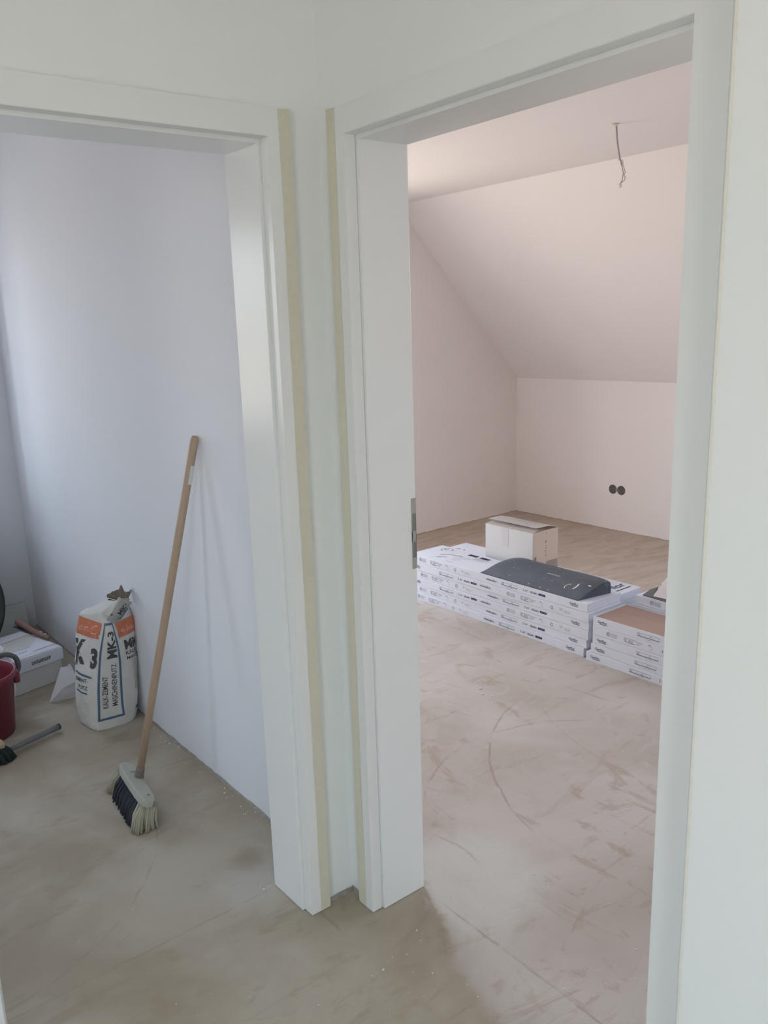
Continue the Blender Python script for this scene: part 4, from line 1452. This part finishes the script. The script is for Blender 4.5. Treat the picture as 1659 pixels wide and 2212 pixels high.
# pale board behind
t = thing('pale_board', 'pale grey board leaning against the far wall behind the white carton', 'board', (0.90, 4.475, 0))
bm = bmesh.new()
mt_ = Matrix.Rotation(math.radians(-14), 4, 'X')
box(bm, -0.32, 0.235, -0.006, 0.006, 0, 0.168, bevel=0.003, mat=mt_)
for v in bm.verts:
    v.co.z += 0.0016
link('board', bm, M['pale_board'], t)
bm = bmesh.new()
box(bm, -0.32, 0.235, -0.009, 0.009, 0.158, 0.1705, bevel=0.002, mat=mt_)
link('edge_strip', bm, M['pale_board'], t)

# black mortar tub standing on edge against the far wall
t = thing('mortar_tub', 'round black mortar tub tipped on its side at the left edge', 'tub', (0.672, 4.185, 0))
bm = bmesh.new()
prof = [(0.0, 0.0), (0.225, 0.0), (0.240, 0.01), (0.285, 0.24), (0.298, 0.245), (0.298, 0.262), (0.284, 0.258), (0.276, 0.25), (0.232, 0.018), (0.0, 0.014)]
lathe(bm, prof, 48)
rot = Matrix.Translation((-0.040, 0.25, 0.40)) @ Matrix.Rotation(math.radians(84), 4, 'X') @ Matrix.Scale(1.08, 4)
for v in bm.verts:
    v.co = rot @ v.co
zmin = min(v.co.z for v in bm.verts)
for v in bm.verts:
    v.co.z += 0.001 - zmin
link('tub_shell', bm, M['black_tub'], t, True)

# crimson bucket
t = thing('bucket', 'crimson plastic bucket standing at the left edge of the floor', 'bucket', (0.632, 3.40, 0))
bm = bmesh.new()
lathe(bm, [(0.0, 0.004), (0.108, 0.004), (0.112, 0.0), (0.118, 0.004), (0.140, 0.235), (0.150, 0.238), (0.152, 0.262), (0.146, 0.266), (0.141, 0.262), (0.137, 0.235), (0.114, 0.012), (0.0, 0.010)], 44)
link('bucket_shell', bm, M['red_plastic'], t, True)
bm = bmesh.new()
for sg in (1,):
    box(bm, 0.134, 0.160, -0.030, 0.010, 0.190, 0.240, bevel=0.008)
link('handle_lug', bm, M['red_plastic'], t, True)
# crumpled white plastic bag between bucket and carton
def crumple(name, c, r, sz, mt, seed, parent=None, amp=0.32, zmin=0.001):
    bm = bmesh.new()
    bmesh.ops.create_icosphere(bm, subdivisions=4, radius=1)
    for v in bm.verts:
        n = v.co.normalized()
        k = 1 + amp * noise.noise(n * 2.3 + Vector((seed, 0, 0))) + amp * 0.5 * abs(noise.noise(n * 6 + Vector((0, seed, 0))))
        v.co = Vector((n.x * r * k, n.y * r * k, n.z * sz * k)) + Vector(c)
        v.co.z = max(zmin, v.co.z)
    return link(name, bm, mt, parent, False)
t = thing('plastic_bag', 'crumpled white plastic bag with grey handle behind the red bucket', 'bag', (0.712, 3.60, 0))
crumple('bag_film', (0.055, -0.022, 0.135), 0.047, 0.15, M['white_bag'], 4, t, 0.2)
bm = bmesh.new()
tube(bm, smooth_path([(0.03, -0.055, 0.255), (0.07, -0.07, 0.265), (0.105, -0.08, 0.245), (0.112, -0.085, 0.205), (0.10, -0.085, 0.18)]), 0.011, 8)
link('bag_handle', bm, M['grey_foam'], t, True)

# folded white sheet between the carton and the sack
t = thing('folded_sheet', 'folded white plastic sheet on the floor between carton and plaster sack', 'sheet', (0.99, 3.50, 0))
bm = bmesh.new()
P = [(-0.062, 0.012, 0.001), (0.010, 0.030, 0.143), (0.035, 0.012, 0.150), (0.062, 0.05, 0.140), (0.062, 0.010, 0.012), (0.000, -0.005, 0.064), (0.060, -0.02, 0.085)]
V = [bm.verts.new(p) for p in P]
for f in ((0, 5, 1), (1, 5, 2), (2, 5, 6), (2, 6, 3), (0, 4, 5), (5, 4, 6)):
    bm.faces.new([V[i] for i in f])
bmesh.ops.subdivide_edges(bm, edges=bm.edges[:], cuts=2, use_grid_fill=True)
for v in bm.verts:
    v.co += 0.004 * noise.noise_vector(v.co * 28)
    v.co.z = max(v.co.z, 0.002)
bmesh.ops.solidify(bm, geom=bm.faces[:], thickness=0.0012)
for v in bm.verts:
    v.co.z = max(v.co.z, 0.001)
link('sheet_fold', bm, M['paper'], t)

# hand brush with grey handle
t = thing('hand_brush', 'dark hand brush with long grey handle lying on the floor by the bucket', 'brush', (0.640, 3.130, 0), 0)
bm = bmesh.new()
tube(bm, [(0.03, 0.008, 0.030), (0.08, 0.028, 0.028), (0.20, 0.074, 0.024), (0.232, 0.086, 0.023)], [0.008, 0.0105, 0.0120, 0.0125], 12)
link('handle', bm, M['grey_tube'], t, True)
bm = bmesh.new()
tube(bm, [(0.232, 0.086, 0.023), (0.237, 0.088, 0.023)], 0.0133, 12)
link('end_cap', bm, M['blade'], t, True)
bm = bmesh.new()
rnd = random.Random(31)
for k in range(150):
    a = rnd.uniform(0, 2 * math.pi)
    q = math.sqrt(rnd.random())
    bx, by = -0.040 + 0.070 * math.cos(a) * q * 0.55, 0.006 + 0.048 * math.sin(a) * q * 0.55
    tx, ty = -0.010 + 0.050 * math.cos(a) * q, -0.005 + 0.040 * math.sin(a) * q
    tube(bm, [(bx, by, 0.060), ((bx + tx) / 2 + 0.004, (by + ty) / 2, 0.036), (tx, ty, 0.003)], [0.004, 0.0055, 0.004], 5)
link('bristles', bm, M['green_black'], t, True)['kind'] = 'stuff'
bm = bmesh.new()
box(bm, -0.085, 0.004, -0.020, 0.030, 0.055, 0.074, bevel=0.005)
link('brush_back', bm, M['tan_wood'], t)
t = thing('paint_roller_sleeve', 'white fleece paint roller sleeve on the floor at the left edge', 'roller', (0.505, 3.085, 0), 0.5)
bm = bmesh.new()
prof = [(0.010, -0.05), (0.022, -0.055), (0.026, -0.045), (0.027, 0.045), (0.022, 0.055), (0.010, 0.05)]
lathe(bm, prof, 24)
for v in bm.verts:
    k = 1 + 0.06 * noise.noise(v.co * 160)
    v.co = Vector((v.co.z, v.co.x * k, v.co.y * k + 0.0285))
link('fleece', bm, M['white_fleece'], t, True)
bm = bmesh.new()
tube(bm, [(-0.056, 0, 0.0285), (0.056, 0, 0.0285)], 0.0095, 12)
link('core', bm, M['sticker'], t, True)

# ------------------------------------------------------------------ plaster crumbs scattered on the floor
rnd = random.Random(77)
def crumb(bm, x, y, s):
    if 0.74 < x < 1.02 and 2.25 < y < 2.72:
        return
    n = 6
    k = [rnd.uniform(0.6, 1.2) for _ in range(n)]
    rz = rnd.uniform(0, 6.28)
    ring = [bm.verts.new((x + s * k[i] * math.cos(rz + 2 * math.pi * i / n), y + s * k[i] * 0.75 * math.sin(rz + 2 * math.pi * i / n), 0.0004)) for i in range(n)]
    t_ = [bm.verts.new((x + s * 0.55 * k[i] * math.cos(rz + 2 * math.pi * i / n), y + s * 0.5 * k[i] * math.sin(rz + 2 * math.pi * i / n), 0.0006 + s * rnd.uniform(0.35, 0.7))) for i in range(n)]
    for i in range(n):
        bm.faces.new((ring[i], ring[(i + 1) % n], t_[(i + 1) % n], t_[i]))
    bm.faces.new(t_)
    bm.faces.new(ring)
bm = bmesh.new()
for x, y, s in ((1.074, 1.387, 0.0042), (2.385, 2.32, 0.008), (2.42, 2.363, 0.010), (2.40, 2.28, 0.007), (1.428, 1.384, 0.003), (1.228, 1.436, 0.0035), (1.30, 1.20, 0.0032), (1.36, 1.27, 0.004), (1.20, 1.22, 0.003), (1.16, 1.30, 0.003)):
    crumb(bm, x, y, s)
for _ in range(150):
    crumb(bm, rnd.gauss(1.36, 0.16), rnd.uniform(0.75, 1.50), rnd.choice((0.0010, 0.0013, 0.0016, 0.0024)))
for _ in range(80):
    crumb(bm, rnd.uniform(0.3, 1.10), rnd.uniform(1.1, 1.62), rnd.choice((0.0010, 0.0013, 0.002)))
for _ in range(60):
    crumb(bm, rnd.uniform(0.4, 1.10), rnd.uniform(1.9, 3.0), rnd.choice((0.0012, 0.0016, 0.0024)))
for _ in range(110):
    crumb(bm, rnd.uniform(1.45, 3.0), rnd.uniform(1.0, 2.9), rnd.choice((0.0014, 0.0018, 0.003)))
for _ in range(60):
    crumb(bm, CX - rnd.uniform(0.012, 0.05), rnd.uniform(1.9, 3.0), rnd.choice((0.0016, 0.0025, 0.004)))
for _ in range(14):
    crumb(bm, XLI - rnd.uniform(0.02, 0.05), CY + TW + rnd.uniform(0.0, 0.04), rnd.choice((0.0016, 0.0025, 0.003)))
for _ in range(40):
    crumb(bm, rnd.uniform(3.6, 5.0), rnd.uniform(2.0, 4.4), rnd.choice((0.003, 0.004, 0.006)))
o = link('plaster_crumbs', bm, M['crumb'])
o['kind'] = 'stuff'
o['label'], o['category'] = 'small white plaster crumbs scattered over the bare screed floor', 'crumbs'
